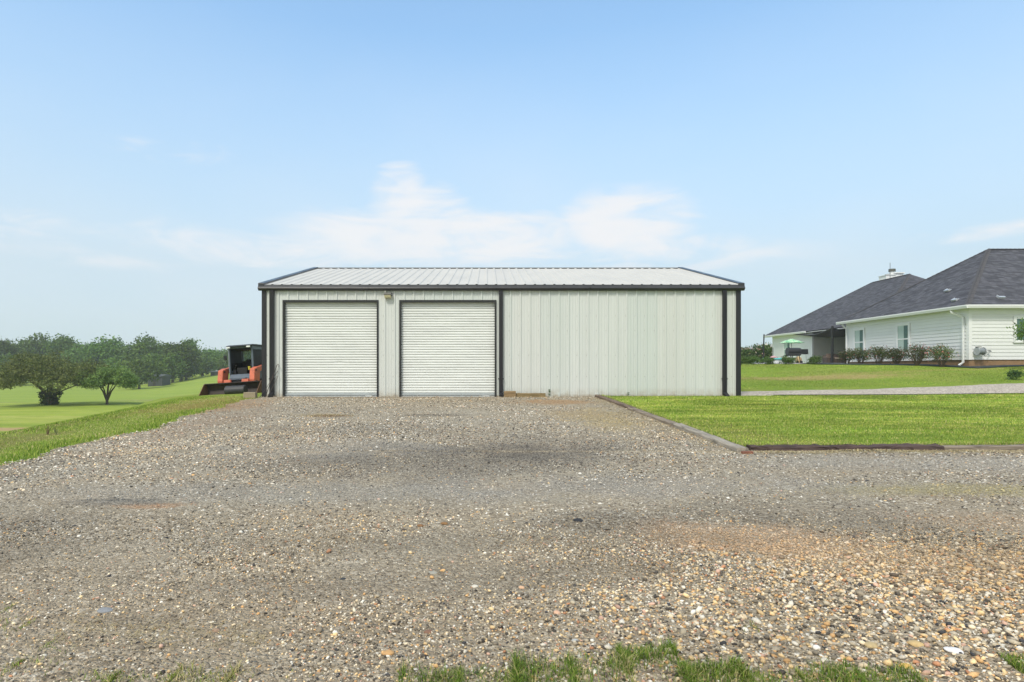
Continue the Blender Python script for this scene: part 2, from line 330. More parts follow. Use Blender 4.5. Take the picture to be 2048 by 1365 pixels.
# loose stones on the yard
mst, t = new_mat('pebble'); a = t.n('ShaderNodeAttribute', attribute_name='tint').outputs[0]; nn = t.noise(worldpos(t), 160, 3, .6)
setb(t, color=t.mix(.45, a, t.ramp(nn, [(.3, .3), (.7, .75)]), 'OVERLAY'), rough=.75, spec=.3)
PAL = np.array([(.13, .112, .088), (.21, .182, .138), (.31, .267, .20), (.41, .355, .26), (.55, .49, .38), (.62, .58, .49), (.60, .37, .17), (.68, .50, .27), (.44, .22, .12), (.05, .05, .055), (.74, .61, .42), (.55, .36, .27)])
WG = np.array([.17, .22, .21, .15, .08, .035, .03, .04, .015, .03, .02, .015]); WO = np.array([.07, .10, .11, .10, .11, .055, .10, .16, .035, .03, .12, .04])
WG /= WG.sum(); WO /= WO.sum()
def ico():
    p = (1+5**.5)/2; v = np.array([(-1, p, 0), (1, p, 0), (-1, -p, 0), (1, -p, 0), (0, -1, p), (0, 1, p), (0, -1, -p), (0, 1, -p), (p, 0, -1), (p, 0, 1), (-p, 0, -1), (-p, 0, 1)], float)
    f = np.array([(0, 11, 5), (0, 5, 1), (0, 1, 7), (0, 7, 10), (0, 10, 11), (1, 5, 9), (5, 11, 4), (11, 10, 2), (10, 7, 6), (7, 1, 8), (3, 9, 4), (3, 4, 2), (3, 2, 6), (3, 6, 8), (3, 8, 9), (4, 9, 5), (2, 4, 11), (6, 2, 10), (8, 6, 7), (9, 8, 1)])
    return v/np.linalg.norm(v[0]), f
IV, IF = ico()
HV = np.array([(1, 0, 0), (.35, .9, 0), (-.8, .6, 0), (-.8, -.6, 0), (.35, -.9, 0), (.1, .05, 1)], float); HF = np.array([(0, 1, 5), (1, 2, 5), (2, 3, 5), (3, 4, 5), (4, 0, 5)])
def orange_w(x, y):   # how much of the warm river pebble is mixed in
    return np.clip(sst(-.6, 2.2, x)*sst(5.6, 4.3, y)*1.0+sst(4.4, 3.6, y)*.25, 0, 1)
def stones(x, y, r, proto, pf, wo_, sink=.45, zoff=0, ext=0):
    n = len(x); nv = len(proto)
    ang = rng.uniform(0, 2*np.pi, n); sx = r*rng.uniform(.8, 1.35, n); sy = r*rng.uniform(.6, 1.0, n); sz = r*rng.uniform(.45, .8, n)
    base = proto[None]*(1+rng.normal(0, .13, (n, nv, 1)))
    bx = base[:, :, 0]*sx[:, None]; by = base[:, :, 1]*sy[:, None]; bz = base[:, :, 2]*sz[:, None]
    tl = rng.normal(0, .25, n)[:, None]; bz = bz+bx*tl
    vx = bx*np.cos(ang)[:, None]-by*np.sin(ang)[:, None]+x[:, None]; vy = bx*np.sin(ang)[:, None]+by*np.cos(ang)[:, None]+y[:, None]
    z0 = g(x, y)+yard_bump(x, y)+.004+zoff
    vz = bz+(z0+sz*sink)[:, None]
    ci = np.where(rng.random(n) < wo_, rng.choice(len(PAL), n, p=WO), rng.choice(len(PAL), n, p=WG))
    col = PAL[ci]*rng.uniform(.75, 1.25, (n, 1))
    if ext: q_ = rng.random(n); e_ = q_ < ext; col[e_] = np.array([.72, .69, .61])*rng.uniform(.75, 1.15, (e_.sum(), 1)); e_ = q_ > 1-ext*1.1; col[e_] = np.array([.06, .052, .042])*rng.uniform(.6, 1.6, (e_.sum(), 1))
    col = col*(.55+.9*fbm(x*.6, y, .55, 3))[:, None]; wn_ = np.clip((fbm(x*.5, y, .7, 5)-.45)*2.2, 0, .5)[:, None]; col = col*(1-wn_)+col*np.array([1.12, .98, .78])*wn_
    for bx_, by_, rx_, ry_, st_, cl_, am_ in blobs:
        q = np.sqrt(((x-bx_)/rx_)**2+((y-by_)/ry_)**2)+1.6*(fbm(x, y, 1.5, 2)-.5); wq = np.clip(st_*1.1*(1-sst(.35, 1.1, q)), 0, .9)[:, None]
        col = col*(1-wq)+np.array(cl_)*wq*rng.uniform(.5, 1.7, (n, 1))
    V = np.stack([vx, vy, vz], -1).reshape(-1, 3); Fc = (pf[None]+(np.arange(n)*nv)[:, None, None]).reshape(-1, 3)
    return V, Fc, np.repeat(col, nv, 0)
def frame_pts(n, y0, y1, power=1.0):
    u = rng.random(n); y = np.sqrt(y0**2+u**power*(y1**2-y0**2)); x = y*rng.uniform(-.86, .90, n)
    k = on_gravel(x, y); return x[k], y[k]
Vs, Fs, Ts = [], [], []; off = 0
def acc_st(args):
    global off
    V, Fc, T = args; Vs.append(V); Fs.append(Fc+off); Ts.append(T); off += len(V)
def patch(x, y): return sst(.38, .62, fbm(x*.7, y, 1.1, 1))
x, y = frame_pts(88000, 2.85, 5.9); o_ = orange_w(x, y); pt = patch(x, y); fade = sst(6.0, 4.9, y+rng.normal(0, .25, len(x)))
kp = rng.random(len(x)) < (.30+.5*pt+.6*o_)*fade; x, y, o_, pt = x[kp], y[kp], o_[kp], pt[kp]
r = rng.lognormal(np.log(.0044), .36, len(x))*(1+.9*o_*rng.random(len(x))+.25*pt); acc_st(stones(x, y, np.clip(r, .0026, .02), IV, IF, o_*.85+.14, .45, 0, .07))
x, y = frame_pts(4600, 2.9, 5.1); kp = rng.random(len(x)) < (.02+.95*sst(.4, 2.4, x)*sst(5.1, 3.8, y)); x, y = x[kp], y[kp]
acc_st(stones(x, y, np.clip(rng.lognormal(np.log(.0145), .28, len(x)), .009, .028), IV, IF, np.full(len(x), .92), .4, .004))
x, y = frame_pts(190000, 4.8, 15, .85); pt = patch(x, y); kp = rng.random(len(x)) < (.40+.5*pt)*sst(4.8, 5.8, y+rng.normal(0, .3, len(x)))*sst(14.5, 9., y+rng.normal(0, .8, len(x))); x, y = x[kp], y[kp]
acc_st(stones(x, y, np.clip(rng.lognormal(np.log(.0078), .36, len(x))*(1+.07*(y-5)), .004, .024), HV, HF, orange_w(x, y)*.7+.08, .12, 0, .15))
x, y = frame_pts(95000, 8.5, 19.6); pt = patch(x, y); kp = rng.random(len(x)) < (.2+.55*pt)*sst(8.5, 14, y+rng.normal(0, .8, len(x))); x, y = x[kp], y[kp]
acc_st(stones(x, y, np.clip(rng.lognormal(np.log(.0118), .32, len(x))*(1+.02*(y-9)), .006, .027), HV, HF, np.full(len(x), .04), .12, 0, .13))
lg = np_mesh('loose_gravel', np.concatenate(Vs), np.concatenate(Fs), 3, mst, np.concatenate(Ts), smooth=True)
tag(lg, 'loose grey, cream and orange pebbles strewn over the gravel drive', 'gravel', kind='stuff')
# bigger stones one can pick out
def rock(x, y, r, col, label, flat=.6, el_=1.3, rz=0.):
    import bmesh
    bm = bmesh.new(); bmesh.ops.create_icosphere(bm, subdivisions=3, radius=1)
    sd_ = random.random()*50
    from mathutils import noise as mn
    for v in bm.verts:
        v.co = v.co*(1+.22*mn.noise(v.co*1.3+Vector((sd_, 0, 0)))+.06*mn.noise(v.co*4+Vector((sd_, 0, 0)))); v.co = Vector((v.co.x*r*el_, v.co.y*r, v.co.z*r*flat))
    me = bpy.data.meshes.new('stone'); bm.to_mesh(me); bm.free()
    me.polygons.foreach_set('use_smooth', [True]*len(me.polygons))
    me.materials.append(simple('stone_'+str(int(sd_*100)), col, .8, 0, .2, 40, .4, .003))
    o = bpy.data.objects.new('stone', me); COL.objects.link(o); o.location = (x, y, gz(x, y)+float(yard_bump(x, y))+r*flat*.55); o.rotation_euler = (0.05, 0.08, rz)
    tag(o, label, 'stone', 'larger stones lying on the gravel drive')
for px, py, wpx, col, lab, fl in [
    (432, 1268, 15, (.30, .20, .14), 'smooth oval brown stone lying alone in the front left gravel', .6),
    (777, 1316, 22, (.50, .30, .13), 'rough orange rock at the left end of the front grass clump', .55),
    (857, 1272, 17, (.20, .11, .07), 'dark reddish brown stone behind the front grass clump', .5),
    (1043, 1184, 11, (.62, .40, .25), 'pale orange stone in the middle of the drive, further of two', .7),
    (1039, 1206, 10, (.55, .30, .15), 'deep orange stone in the middle of the drive, nearer of two', .7),
    (841, 1058, 12, (.22, .12, .05), 'brown clod left of its twin on the mid drive', .6), (889, 1054, 14, (.24, .13, .05), 'wide brown clod right of its twin on the mid drive', .5),
    (1157, 1049, 18, (.02, .022, .026), 'black lump in the dark patch of the mid drive', .5), (210, 1230, 28, (.24, .25, .26), 'flat blue grey slab of stone in the front left gravel', .25),
    (866, 1151, 18, (.33, .32, .27), 'flat pale stone sunk in the middle of the drive', .2), (686, 1161, 11, (.04, .045, .05), 'small dark slate stone left of centre on the drive', .5),
    (950, 1179, 13, (.58, .55, .47), 'cream stone in line with the right roller door', .6), (1114, 1235, 14, (.60, .38, .26), 'pinkish stone just behind the tallest front grass', .7),
    (1151, 1288, 14, (.44, .45, .43), 'grey white flat stone in the bare gap of the front grass', .5), (1461, 1232, 17, (.42, .32, .2), 'rounded tan stone right of centre near the front', .6),
    (1633, 1302, 15, (.74, .71, .66), 'white rounded pebble among orange pebbles near the front grass', .7), (1742, 1297, 26, (.46, .36, .19), 'broad tan stone with orange tip at front right', .45),
    (1833, 1296, 27, (.52, .38, .18), 'long golden brown stone at front right', .45), (1908, 1311, 32, (.72, .71, .70), 'rough white rock, largest at front right', .4), (1812, 1341, 25, (.62, .40, .11), 'yellow ochre stone at the right end of the front grass', .6), (1562, 1285, 16, (.55, .36, .15), 'amber pebble close to the right-hand grass tuft', .6)]:
    x, y = gw(py, px); rock(x, y, wpx/2*y/F*.85, col, lab, fl, 1.3, random.uniform(-.4, .4))

# ------------------------------------------------------------------ grass blades
mbl, t = new_mat('grass_blade'); a = t.n('ShaderNodeAttribute', attribute_name='tint').outputs[0]
setb(t, color=a, rough=.7, spec=.25)
t.bs.inputs['Subsurface Weight'].default_value = 0
GP = np.array([(.10, .19, .018), (.17, .28, .028), (.27, .38, .048), (.40, .47, .09), (.50, .46, .18), (.58, .50, .26)])
def blades(x, y, z, h, wd, weights, lean=.45, segs=1, tone=1.):
    n = len(x); a_ = rng.uniform(0, 2*np.pi, n); ln = rng.uniform(.1, 1, n)*lean*h; b_ = a_+np.pi/2+rng.normal(0, .5, n)
    dx, dy = np.cos(b_)*wd/2, np.sin(b_)*wd/2; lx, ly = np.cos(a_)*ln, np.sin(a_)*ln
    col = GP[rng.choice(6, n, p=np.array(weights)/sum(weights))]*rng.uniform(.8, 1.2, (n, 1))*tone
    if segs == 1:
        V = np.stack([np.stack([x-dx, y-dy, z], 1), np.stack([x+dx, y+dy, z], 1), np.stack([x+lx, y+ly, z+h], 1)], 1)
        F_ = np.array([[0, 1, 2]])
    else:
        m_ = .55; V = np.stack([np.stack([x-dx, y-dy, z], 1), np.stack([x+dx, y+dy, z], 1), np.stack([x+dx*.8+lx*.3, y+dy*.8+ly*.3, z+h*m_], 1), np.stack([x-dx*.8+lx*.3, y-dy*.8+ly*.3, z+h*m_], 1), np.stack([x+lx, y+ly, z+h*(1-.25*ln/np.maximum(h, 1e-6))], 1)], 1)
        F_ = np.array([[0, 1, 2], [0, 2, 3], [3, 2, 4]])
    k = V.shape[1]
    return V.reshape(-1, 3), (F_[None]+(np.arange(n)*k)[:, None, None]).reshape(-1, 3), np.repeat(col, k, 0)
def join_blades(name, parts, label, cat='grass'):
    off_ = 0; V, F_, T = [], [], []
    for v, f, c in parts: V.append(v); F_.append(f+off_); T.append(c); off_ += len(v)
    o = np_mesh(name, np.concatenate(V), np.concatenate(F_), 3, mbl, np.concatenate(T)); tag(o, label, cat, kind='stuff'); return o
def clump(x, y, f=1.6, s=0.): return .5+.5*np.sin(x*f*1.7+2*np.sin(y*f+s))*np.sin(y*f*2.1+1.6*np.sin(x*f*.8+s))
# front lawn
n = 460000; x = rng.uniform(3.4, 24, n); y = np.sqrt(rng.uniform(9.3**2, 21.5**2, n)); 
k = (x > tie_x(y)+.12) & (y > front_y(x)+.16) & (x < y+3.5) & ((y < 19.55) | (x > 8.2)) & (y < 19.6+.10*np.clip(x-8, 0, 20)) ; x, y = x[k], y[k]
stk = fbm(x*.45, y*1.5, .8, 2); stf = fbm(x*.9, y*4, 1.6, 5); tn = np.clip(.20+1.1*stk+.55*stf, .4, 1.6)[:, None]*np.stack([.8+.4*stf+.0*stk, np.ones_like(stk), np.ones_like(stk)], 1)
pst = np.clip(.22+2.8*(stf-.5)+1.2*(stk-.5), .02, .8)
w1 = rng.random(len(x)) > pst
wd_ = .0045+.00042*y
p1b = blades(x[~w1], y[~w1], g(x[~w1], y[~w1])+.028, rng.uniform(.010, .026, (~w1).sum()), wd_[~w1], (0, 1, 5, 7, 4, 2), .9, 1, tn[~w1])
x, y, wd_, tn = x[w1], y[w1], wd_[w1], tn[w1]
p1 = blades(x, y, g(x, y)+.028, rng.uniform(.014, .045, len(x)), wd_, (3, 6, 7, 4, 1, .4), .9, 1, tn)
# taller fringe along the timbers and wall
n = 9000; x = rng.uniform(3.9, 12, n); y = front_y(x)+.14+np.abs(rng.normal(0, .06, n)); e1 = blades(x, y, g(x, y)+.03, rng.uniform(.04, .10, n), .007, (3, 5, 4, 3, 4, 2), .7, 2)
y = rng.uniform(9.5, 19.5, 6000); x = tie_x(y)+.13+np.abs(rng.normal(0, .05, 6000)); e2 = blades(x, y, g(x, y)+.03, rng.uniform(.03, .09, 6000), .008, (4, 5, 4, 3, 4, 2), .7, 2)
join_blades('lawn_grass', [p1, p1b, e1, e2], 'short mown grass of the front lawn beside the metal building')
# slope lawn to house
n = 90000; x = rng.uniform(8.5, 30, n); y = rng.uniform(22.5, 41, n); k = (x < y+3) & (x > .36*y) & (y > 23+.12*(x-8)) & ~((x > 23.0) & (y > 30.6)) & (y < 39.2); x, y = x[k], y[k]
sb = (rng.random(len(x)) < .85*sst(1.15, .4, np.sqrt(((x-15.5)/5.4)**2+((y-28.3)/1.7)**2)+.9*(fbm(x, y, .6, 2)-.5)))
sx2, sy2 = x[sb], y[sb]; x, y = x[~sb], y[~sb]
join_blades('slope_grass', [blades(sx2, sy2, g(sx2, sy2)-.005, rng.uniform(.01, .03, len(sx2)), .02, (0, .3, .6, 1, 5, 6), .9), blades(x, y, g(x, y)-.005, rng.uniform(.015, .045, len(x)), .020, (2, 7, 8, 3, .8, .2), .9, 1, (.15+1.7*fbm(x*.4, y*1.2, .6, 3))[:, None])], 'mown grass on the rise below the white house')
# bank on the left
n = 170000; y = np.sqrt(rng.uniform(6.5**2, 20.5**2, n)); x = rng.uniform(-13, -6.3, n)
gl = gravel_left(y); dist = gl-x; bare = clump(x, y, 1.1, 2.)
k = (dist > rng.uniform(-.18, .1, n)) & (x > -.93*y) & ~((y > 15.6) & (dist < 1.0) & (rng.random(n) < .85)) & (rng.random(n) < .35+.65*sst(.25, .6, bare)+.6*(dist < .5)); x, y, dist = x[k], y[k], dist[k]
hh = (.018+.036*rng.random(len(x)))*(1+.6*np.exp(-((dist-.3)/.3)**2))
br = (rng.random(len(x)) < np.clip(1.1*np.exp(-((dist-1.1)/.55)**2)*(.2+1.3*fbm(x, y, .9, 1)), 0, .85)) | (rng.random(len(x)) < .55*sst(.48, .7, fbm(x, y, .7, 4)))
join_blades('bank_grass', [blades(x[~br], y[~br], g(x[~br], y[~br])-.01, hh[~br], .012, (4, 7, 6, 2.5, 1.2, .4), .6), blades(x[br], y[br], g(x[br], y[br])-.01, hh[br]*.6, .012, (0, .6, 1, 1.5, 4, 5), .9)], 'rough green and brown grass on the bank left of the gravel drive')
# meadow tufts just over the bank
# foreground clumps
parts = []
def near_clump(px0, px1, py, n, hmin, hmax, weights, spread=.16, dens=None):
    n = int(n*.78)
    px = rng.uniform(px0, px1, n); xx, yy = gw(py+rng.normal(0, 6, n), px); yy = yy-np.abs(rng.normal(0, spread, n)); xx = xx+rng.normal(0, .02, n)
    xx = xx + .05*np.sin(xx*23); kk = rng.random(n) < .25+1.5*np.clip(fbm(xx, yy, 6., 4)-.32, 0, 1)*2; xx, yy = xx[kk], yy[kk]; n = len(xx)
    hh = .85*rng.uniform(hmin, hmax, n)*(.6+.6*clump(xx, yy, 5.))
    return blades(xx, yy, g(xx, yy)+yard_bump(xx, yy)-.005, hh, rng.uniform(.002, .0045, n), weights, 1.1, 2, .72)
for a_ in [(780, 1850, 1345, 1300, .015, .05, (5, 6, 3, 1, 3, 3), .22), (150, 800, 1350, 700, .012, .04, (3, 4, 3, 1, 4, 4), .18), (800, 1060, 1356, 5200, .03, .075, (10, 7, 2, .6, .9, .9), .14), (1010, 1215, 1334, 4200, .04, .10, (10, 7, 2, .6, .9, .8), .16), (1215, 1345, 1312, 2600, .035, .085, (9, 8, 2.5, .8, 1, .9), .09), (1330, 1480, 1345, 3600, .03, .085, (9, 8, 2.5, .8, 1, .9), .12),
           (1480, 1640, 1360, 3200, .03, .075, (5, 7, 3, 1.2, 1, .6), .12), (1635, 1790, 1345, 4200, .045, .105, (9, 8, 2.5, .8, 1.3, 1.2), .13), (2015, 2060, 1325, 900, .03, .07, (5, 7, 4, 1, 1, .6), .1), (400, 480, 1362, 700, .02, .04, (2, 5, 4, 2, 3, 2), .08), (180, 400, 1361, 1400, .02, .045, (2, 5, 4, 2, 4, 3), .08),
           (380, 520, 1345, 700, .03, .07, (.2, .6, 1, 2, 6, 8), .1), (0, 60, 1250, 500, .02, .05, (2, 4, 3, 2, 4, 3), .1), (0, 120, 1330, 1000, .02, .05, (2, 4, 3, 2, 4, 3), .2), (0, 60, 1220, 300, .02, .04, (1, 2, 3, 3, 4, 3), .1), (100, 135, 1302, 160, .02, .045, (4, 5, 3, 1, 1, 1), .03),
           (905, 930, 1293, 140, .01, .03, (5, 5, 2, 1, 1, 1), .02), (1060, 1250, 1325, 800, .04, .1, (.2, .6, 1, 2, 5, 5), .14), (1200, 1700, 1352, 1500, .03, .09, (.2, .6, 1, 2, 6, 5), .14), (800, 1100, 1350, 800, .03, .08, (.2, .6, 1, 2, 6, 5), .12), (1470,1500,1262,60,.02,.05,(3,5,3,1,1,1),.03)]:
    parts.append(near_clump(*a_))
join_blades('foreground_grass', parts, 'long green and straw grass tufts growing through the gravel at the very front')
# dry straw along the timber edge and the drive
def straw_pts(n, x, y, L=.05):
    z = g(x, y)+yard_bump(x, y)+.006
    return blades(x, y, z, np.full(n, .012), .004, (0, 0, .3, 1, 4, 5), 0, 1) if False else None
def lying(x, y, L, wd):
    n = len(x); a_ = rng.uniform(0, 2*np.pi, n); z = g(x, y)+yard_bump(x, y)+.012; l = rng.uniform(.5, 1, n)*L
    dx, dy = np.cos(a_)*l, np.sin(a_)*l; wx, wy = -np.sin(a_)*wd, np.cos(a_)*wd
    V = np.stack([np.stack([x-wx, y-wy, z], 1), np.stack([x+wx, y+wy, z], 1), np.stack([x+dx, y+dy, z+.012], 1)], 1)
    col = np.array([(.40, .33, .16), (.50, .42, .24), (.33, .24, .11)])[rng.integers(0, 3, n)]
    return V.reshape(-1, 3), np.arange(3*n).reshape(-1, 3), np.repeat(col, 3, 0)
ys = rng.uniform(9.6, 19, 2600); xs = tie_x(ys)-.05-np.abs(rng.normal(0, .3, 2600)); sp1 = lying(xs, ys, .06, .004)
xs = rng.uniform(3.8, 9, 2500); ys = front_y(xs)-.1-np.abs(rng.normal(0, .12, 2500)); sp2 = lying(xs, ys, .06, .004)
xs = rng.normal(5, 1.2, 1500); ys = rng.normal(6.7, .25, 1500); sp3 = lying(xs, ys, .05, .0025)
xs = rng.uniform(-2.4, -1.2, 500); ys = rng.normal(3.35, .1, 500); sp4 = lying(xs, ys, .09, .0015)
xs = rng.normal(-2.45, .35, 700)*1.0-1.2; ys = rng.normal(14, .15, 700); sp5 = lying(xs, ys, .08, .006)
join_blades('dry_straw', [sp1, sp2, sp3, sp4, sp5], 'dry straw clippings scattered on the gravel along the timber edging', 'straw')

# ------------------------------------------------------------------ gravel path behind the lawn, patio, planting bed
mp, t = new_mat('path_gravel'); P = worldpos(t); vq = t.n('ShaderNodeTexVoronoi', {'Vector': P, 'Scale': 28.0}); cvq = t.n('ShaderNodeSeparateColor', {0: vq.outputs['Color']}).outputs[0]
setb(t, color=t.mix(.3, t.ramp(cvq, [(0, (.12, .10, .08)), (.35, (.34, .29, .235)), (.7, (.54, .48, .40)), (1, (.74, .69, .60))]), t.ramp(t.noise(P, 3, 4), [(.3, (.28, .24, .19)), (.7, (.52, .46, .38))])), rough=.9, normal=bump(t, vq.outputs['Distance'], .8, .02))
def strip(name, lo, hi, x0, x1, n, m, mat, dz, crown=0., **kw):
    xs = np.linspace(x0, x1, n); V = []
    for xx in xs:
        for j in range(m):
            f = j/(m-1); yy = lo(xx)+(hi(xx)-lo(xx))*f; V.append((xx, yy, gz(xx, yy)+dz+crown*math.sin(math.pi*f)))
    id_ = np.arange(n*m).reshape(n, m); Fq = np.stack([id_[:-1, :-1], id_[1:, :-1], id_[1:, 1:], id_[:-1, 1:]], -1).reshape(-1, 4)
    o = np_mesh(name, np.array(V), Fq, 4, mat, smooth=True); tag(o, **kw); return o
plo = lambda x: 19.7+.10*(x-8)+.03*math.sin(x*2); phi = lambda x: 21.9+.16*(x-8)+.06*math.sin(x*1.7)+.03*math.sin(x*6)
strip('gravel_path', plo, phi, 8.0, 30, 130, 12, mp, .03, .05, kind='structure', label='pale gravel path running behind the front lawn')
mmulch = simple('mulch', (.045, .05, .05), .95, 0, .4, 9, .8, .03)
blo = lambda x: 30.0 if x > 24.2 else 30.0+(24.2-x)*1.3 ; 
strip('planting_bed', lambda x: 30.25+.25*math.sin(x*.5) if x >= 24 else 30.25+(24-x)*(5.0 if x > 22.2 else 5.0), lambda x: 31.3 if x >= 24.3 else 43.5, 21.9, 40, 140, 14, mmulch, .035, .02, kind='structure', label='dark mulch bed at the foot of the white house')
mpat = simple('patio_concrete', (.42, .40, .37), .85, 0, .12, 1.5, .1)
strip('patio', lambda x: 42.2, lambda x: 52, 18.5, 27.2, 20, 20, mpat, .03, 0, kind='structure', label='pale concrete patio behind the white house')
# dark edging strip of the lawn path
med = simple('edging_dark', (.03, .028, .028), .8)
m = MB(); 
for i in range(60):
    xa_, xb_ = 9.2+i*.3, 9.2+(i+1)*.3
    ya, yb = plo(xa_)-.02, plo(xb_)-.02; m.add([(xa_, ya-.03, gz(xa_, ya)-.02), (xb_, yb-.03, gz(xb_, yb)-.02), (xb_, yb+.03, gz(xb_, yb)-.02), (xa_, ya+.03, gz(xa_, ya)-.02), (xa_, ya-.03, gz(xa_, ya)+.065), (xb_, yb-.03, gz(xb_, yb)+.065), (xb_, yb+.03, gz(xb_, yb)+.065), (xa_, ya+.03, gz(xa_, ya)+.065)],
        [(0, 1, 5, 4), (4, 5, 6, 7), (3, 7, 6, 2), (0, 4, 7, 3), (1, 2, 6, 5)])
tag(m.build('lawn_edging', med), 'thin dark edging strip between front lawn and pale gravel path', 'edging')
m = MB(); pts = []
for xx in np.linspace(21.95, 40, 80):
    yy = 30.25+.25*math.sin(xx*.5) if xx >= 24 else 30.25+(24-xx)*5.0
    pts.append((xx, yy-.03, gz(xx, yy)+.035))
m.tube(pts, .055, 6); tag(m.build('bed_edging', simple('edging_black', (.025, .035, .045), .5), smooth=True), 'black plastic edging curving round the planting bed of the white house', 'edging')

# ================================================================== METAL BUILDING
WY = 19.6; BX0, BX1 = -7.17, 8.05; BZ0 = .68; WT = 4.20; RY = WY+6.1; BY1 = WY+12.2; ES = 4.27; SL = .247; RZ = ES+SL*(RY-(WY-.12))
def wall_mat(name, col, streak=.0):
    m, t = new_mat(name); P = objc(t); a = t.noise(t.scale(P, (1.2, 1.2, .22)), 1.4, 5, .6); b = t.noise(P, 60, 3, .6); c = t.noise(t.scale(P, (9, 9, .35)), 1, 4, .6)
    k = t.m('ADD', t.m('MULTIPLY', a, .55), t.m('MULTIPLY', c, .45))
    cl = t.ramp(k, [(.28, [x*.95 for x in col]), (.55, col), (.8, [min(1, x*1.05) for x in col])])
    s_ = t.n('ShaderNodeSeparateXYZ', {0: P}).outputs[2]
    dirt = t.m('MULTIPLY', t.n('ShaderNodeMapRange', {0: s_, 1: BZ0+.02, 2: BZ0+.35, 3: 1., 4: 0.}).outputs[0], t.ramp(t.noise(P, 5, 5, .7), [(.36, 0.), (.66, .8)]))
    px_ = t.n('ShaderNodeSeparateXYZ', {0: P}).outputs[0]
    wn_ = t.n('ShaderNodeTexWhiteNoise', {'W': t.m('FLOOR', t.m('DIVIDE', t.m('SUBTRACT', px_, .79), .9249))}, noise_dimensions='1D').outputs[0]
    cl = t.mix(1.0, cl, t.ramp(wn_, [(0, (.93, .95, .94)), (.5, (.985, .97, .96)), (1, (1, 1, 1))]), 'MULTIPLY')
    stn = t.m('MULTIPLY', t.ramp(t.noise(t.scale(P, (14, 14, .5)), 1, 4, .6), [(.56, 0.), (.75, .12)]), t.n('ShaderNodeMapRange', {0: s_, 1: BZ0+1.2, 2: BZ0+3.4, 3: .25, 4: 1.}).outputs[0])
    cl = t.mix(stn, cl, (.36, .37, .33))
    cl = t.mix(dirt, cl, (.30, .24, .15))
    spl = t.m('MULTIPLY', t.n('ShaderNodeMapRange', {0: s_, 1: BZ0+.03, 2: BZ0+.14, 3: .75, 4: 0.}).outputs[0], t.ramp(t.noise(P, 11, 4, .7), [(.35, .2), (.6, 1.)]))
    cl = t.mix(spl, cl, (.26, .20, .12))
    # rows of screws
    cr = t.n('ShaderNodeSeparateXYZ', {0: P}).outputs
    setb(t, color=cl, rough=t.ramp(a, [(.3, .38), (.7, .52)]), spec=.4, normal=bump(t, t.m('ADD', t.m('MULTIPLY', a, .9), t.m('MULTIPLY', b, .04)), .35, .05))
    return m
MW = wall_mat('painted_steel_wall', (.585, .625, .61)); MR = simple('painted_steel_roof', (.51, .505, .475), .7, 0, .07, 1.3, .05, .003, (1, .3, 1)); MD = simple('dark_trim', (.010, .011, .015), .5, 0, .2, 3, .03)
MG = simple('gutter_grey', (.028, .031, .036), .33, 0, .2, 2, .03); MC = simple('roller_curtain', (.70, .73, .71), .5, 0, .10, 1.1, .05, .004, (.6, 1, 3)); MBk = simple('black_frame', (.012, .014, .015), .6)
bld = empty('metal_building', (0, 0, 0), 'pale green-white ribbed metal building with two roller doors and black trim', 'building')
RIB0, RSP = .737, .3083
ribs = [RIB0+RSP*k for k in range(-26, 25) if BX0+.1 < RIB0+RSP*k < BX1-.1]
doors = [(-6.50, -3.49), (-2.79, .262)]; DT = 3.775
# front wall panel as ribbed cross-section, above doors and between them
def rib_profile(x0, x1):
    pts = [(x0, 0)]
    for rx in ribs:
        for dx, h in ((-.040, 0), (-.022, .030), (.022, .030), (.040, 0)):
            if x0+.002 < rx+dx < x1-.002: pts.append((rx+dx, h))
        for q in (.11, .20):
            for dx, h in ((-.016, 0), (-.008, .006), (.008, .006), (.016, 0)):
                if x0+.002 < rx+q+dx < x1-.002: pts.append((rx+q+dx, h))
    pts.append((x1, 0)); return sorted(pts)
m = MB()
def ribbed(x0, x1, z0, z1):
    pr = rib_profile(x0, x1)
    for (xa, ha), (xb, hb) in zip(pr[:-1], pr[1:]):
        m.quad((xa, WY-ha, z0), (xb, WY-hb, z0), (xb, WY-hb, z1), (xa, WY-ha, z1))
segs = [(BX0, doors[0][0], BZ0-.15, WT), (doors[0][0], doors[0][1], DT, WT), (doors[0][1], doors[1][0], BZ0-.15, WT), (doors[1][0], doors[1][1], DT, WT), (doors[1][1], BX1, BZ0-.15, WT)]
for sg in segs: ribbed(*sg)
m.cur = 1
for rx in ribs:
    for zz in (1.37, 2.05, 2.83, 3.30):
        if any(a-.05 < rx < b+.05 for a, b in doors): continue
        m.box(rx-.05-.007, rx-.05+.007, WY-.008, WY-.001, zz-.007, zz+.007)
fw_ = m.build('front_wall', [MW, simple('screw_grey', (.22, .24, .24), .4, .5)], bld)
m = MB()
for xx in (BX0, BX1):
    sgn = -1 if xx == BX0 else 1
    for k in range(40):
        ya, yb = WY+k*.305, WY+(k+1)*.305
        zt = lambda yy: ES-.05+SL*(6.22-abs(yy-RY)) - 0.0
        e = .0; yr = ya+.15
        for (a_, ha), (b_, hb) in zip([(ya, 0), (yr-.04, 0), (yr-.02, .03), (yr+.02, .03), (yr+.04, 0)], [(yr-.04, 0), (yr-.02, .03), (yr+.02, .03), (yr+.04, 0), (yb, 0)]):
            m.quad((xx+sgn*ha, a_, BZ0-.3), (xx+sgn*hb, b_, BZ0-.3), (xx+sgn*hb, b_, min(zt(b_), 9)), (xx+sgn*ha, a_, zt(a_)))
m.quad((BX0, BY1, BZ0-.3), (BX1, BY1, BZ0-.3), (BX1, BY1, WT), (BX0, BY1, WT))
m.build('side_and_back_wall', MW, bld)
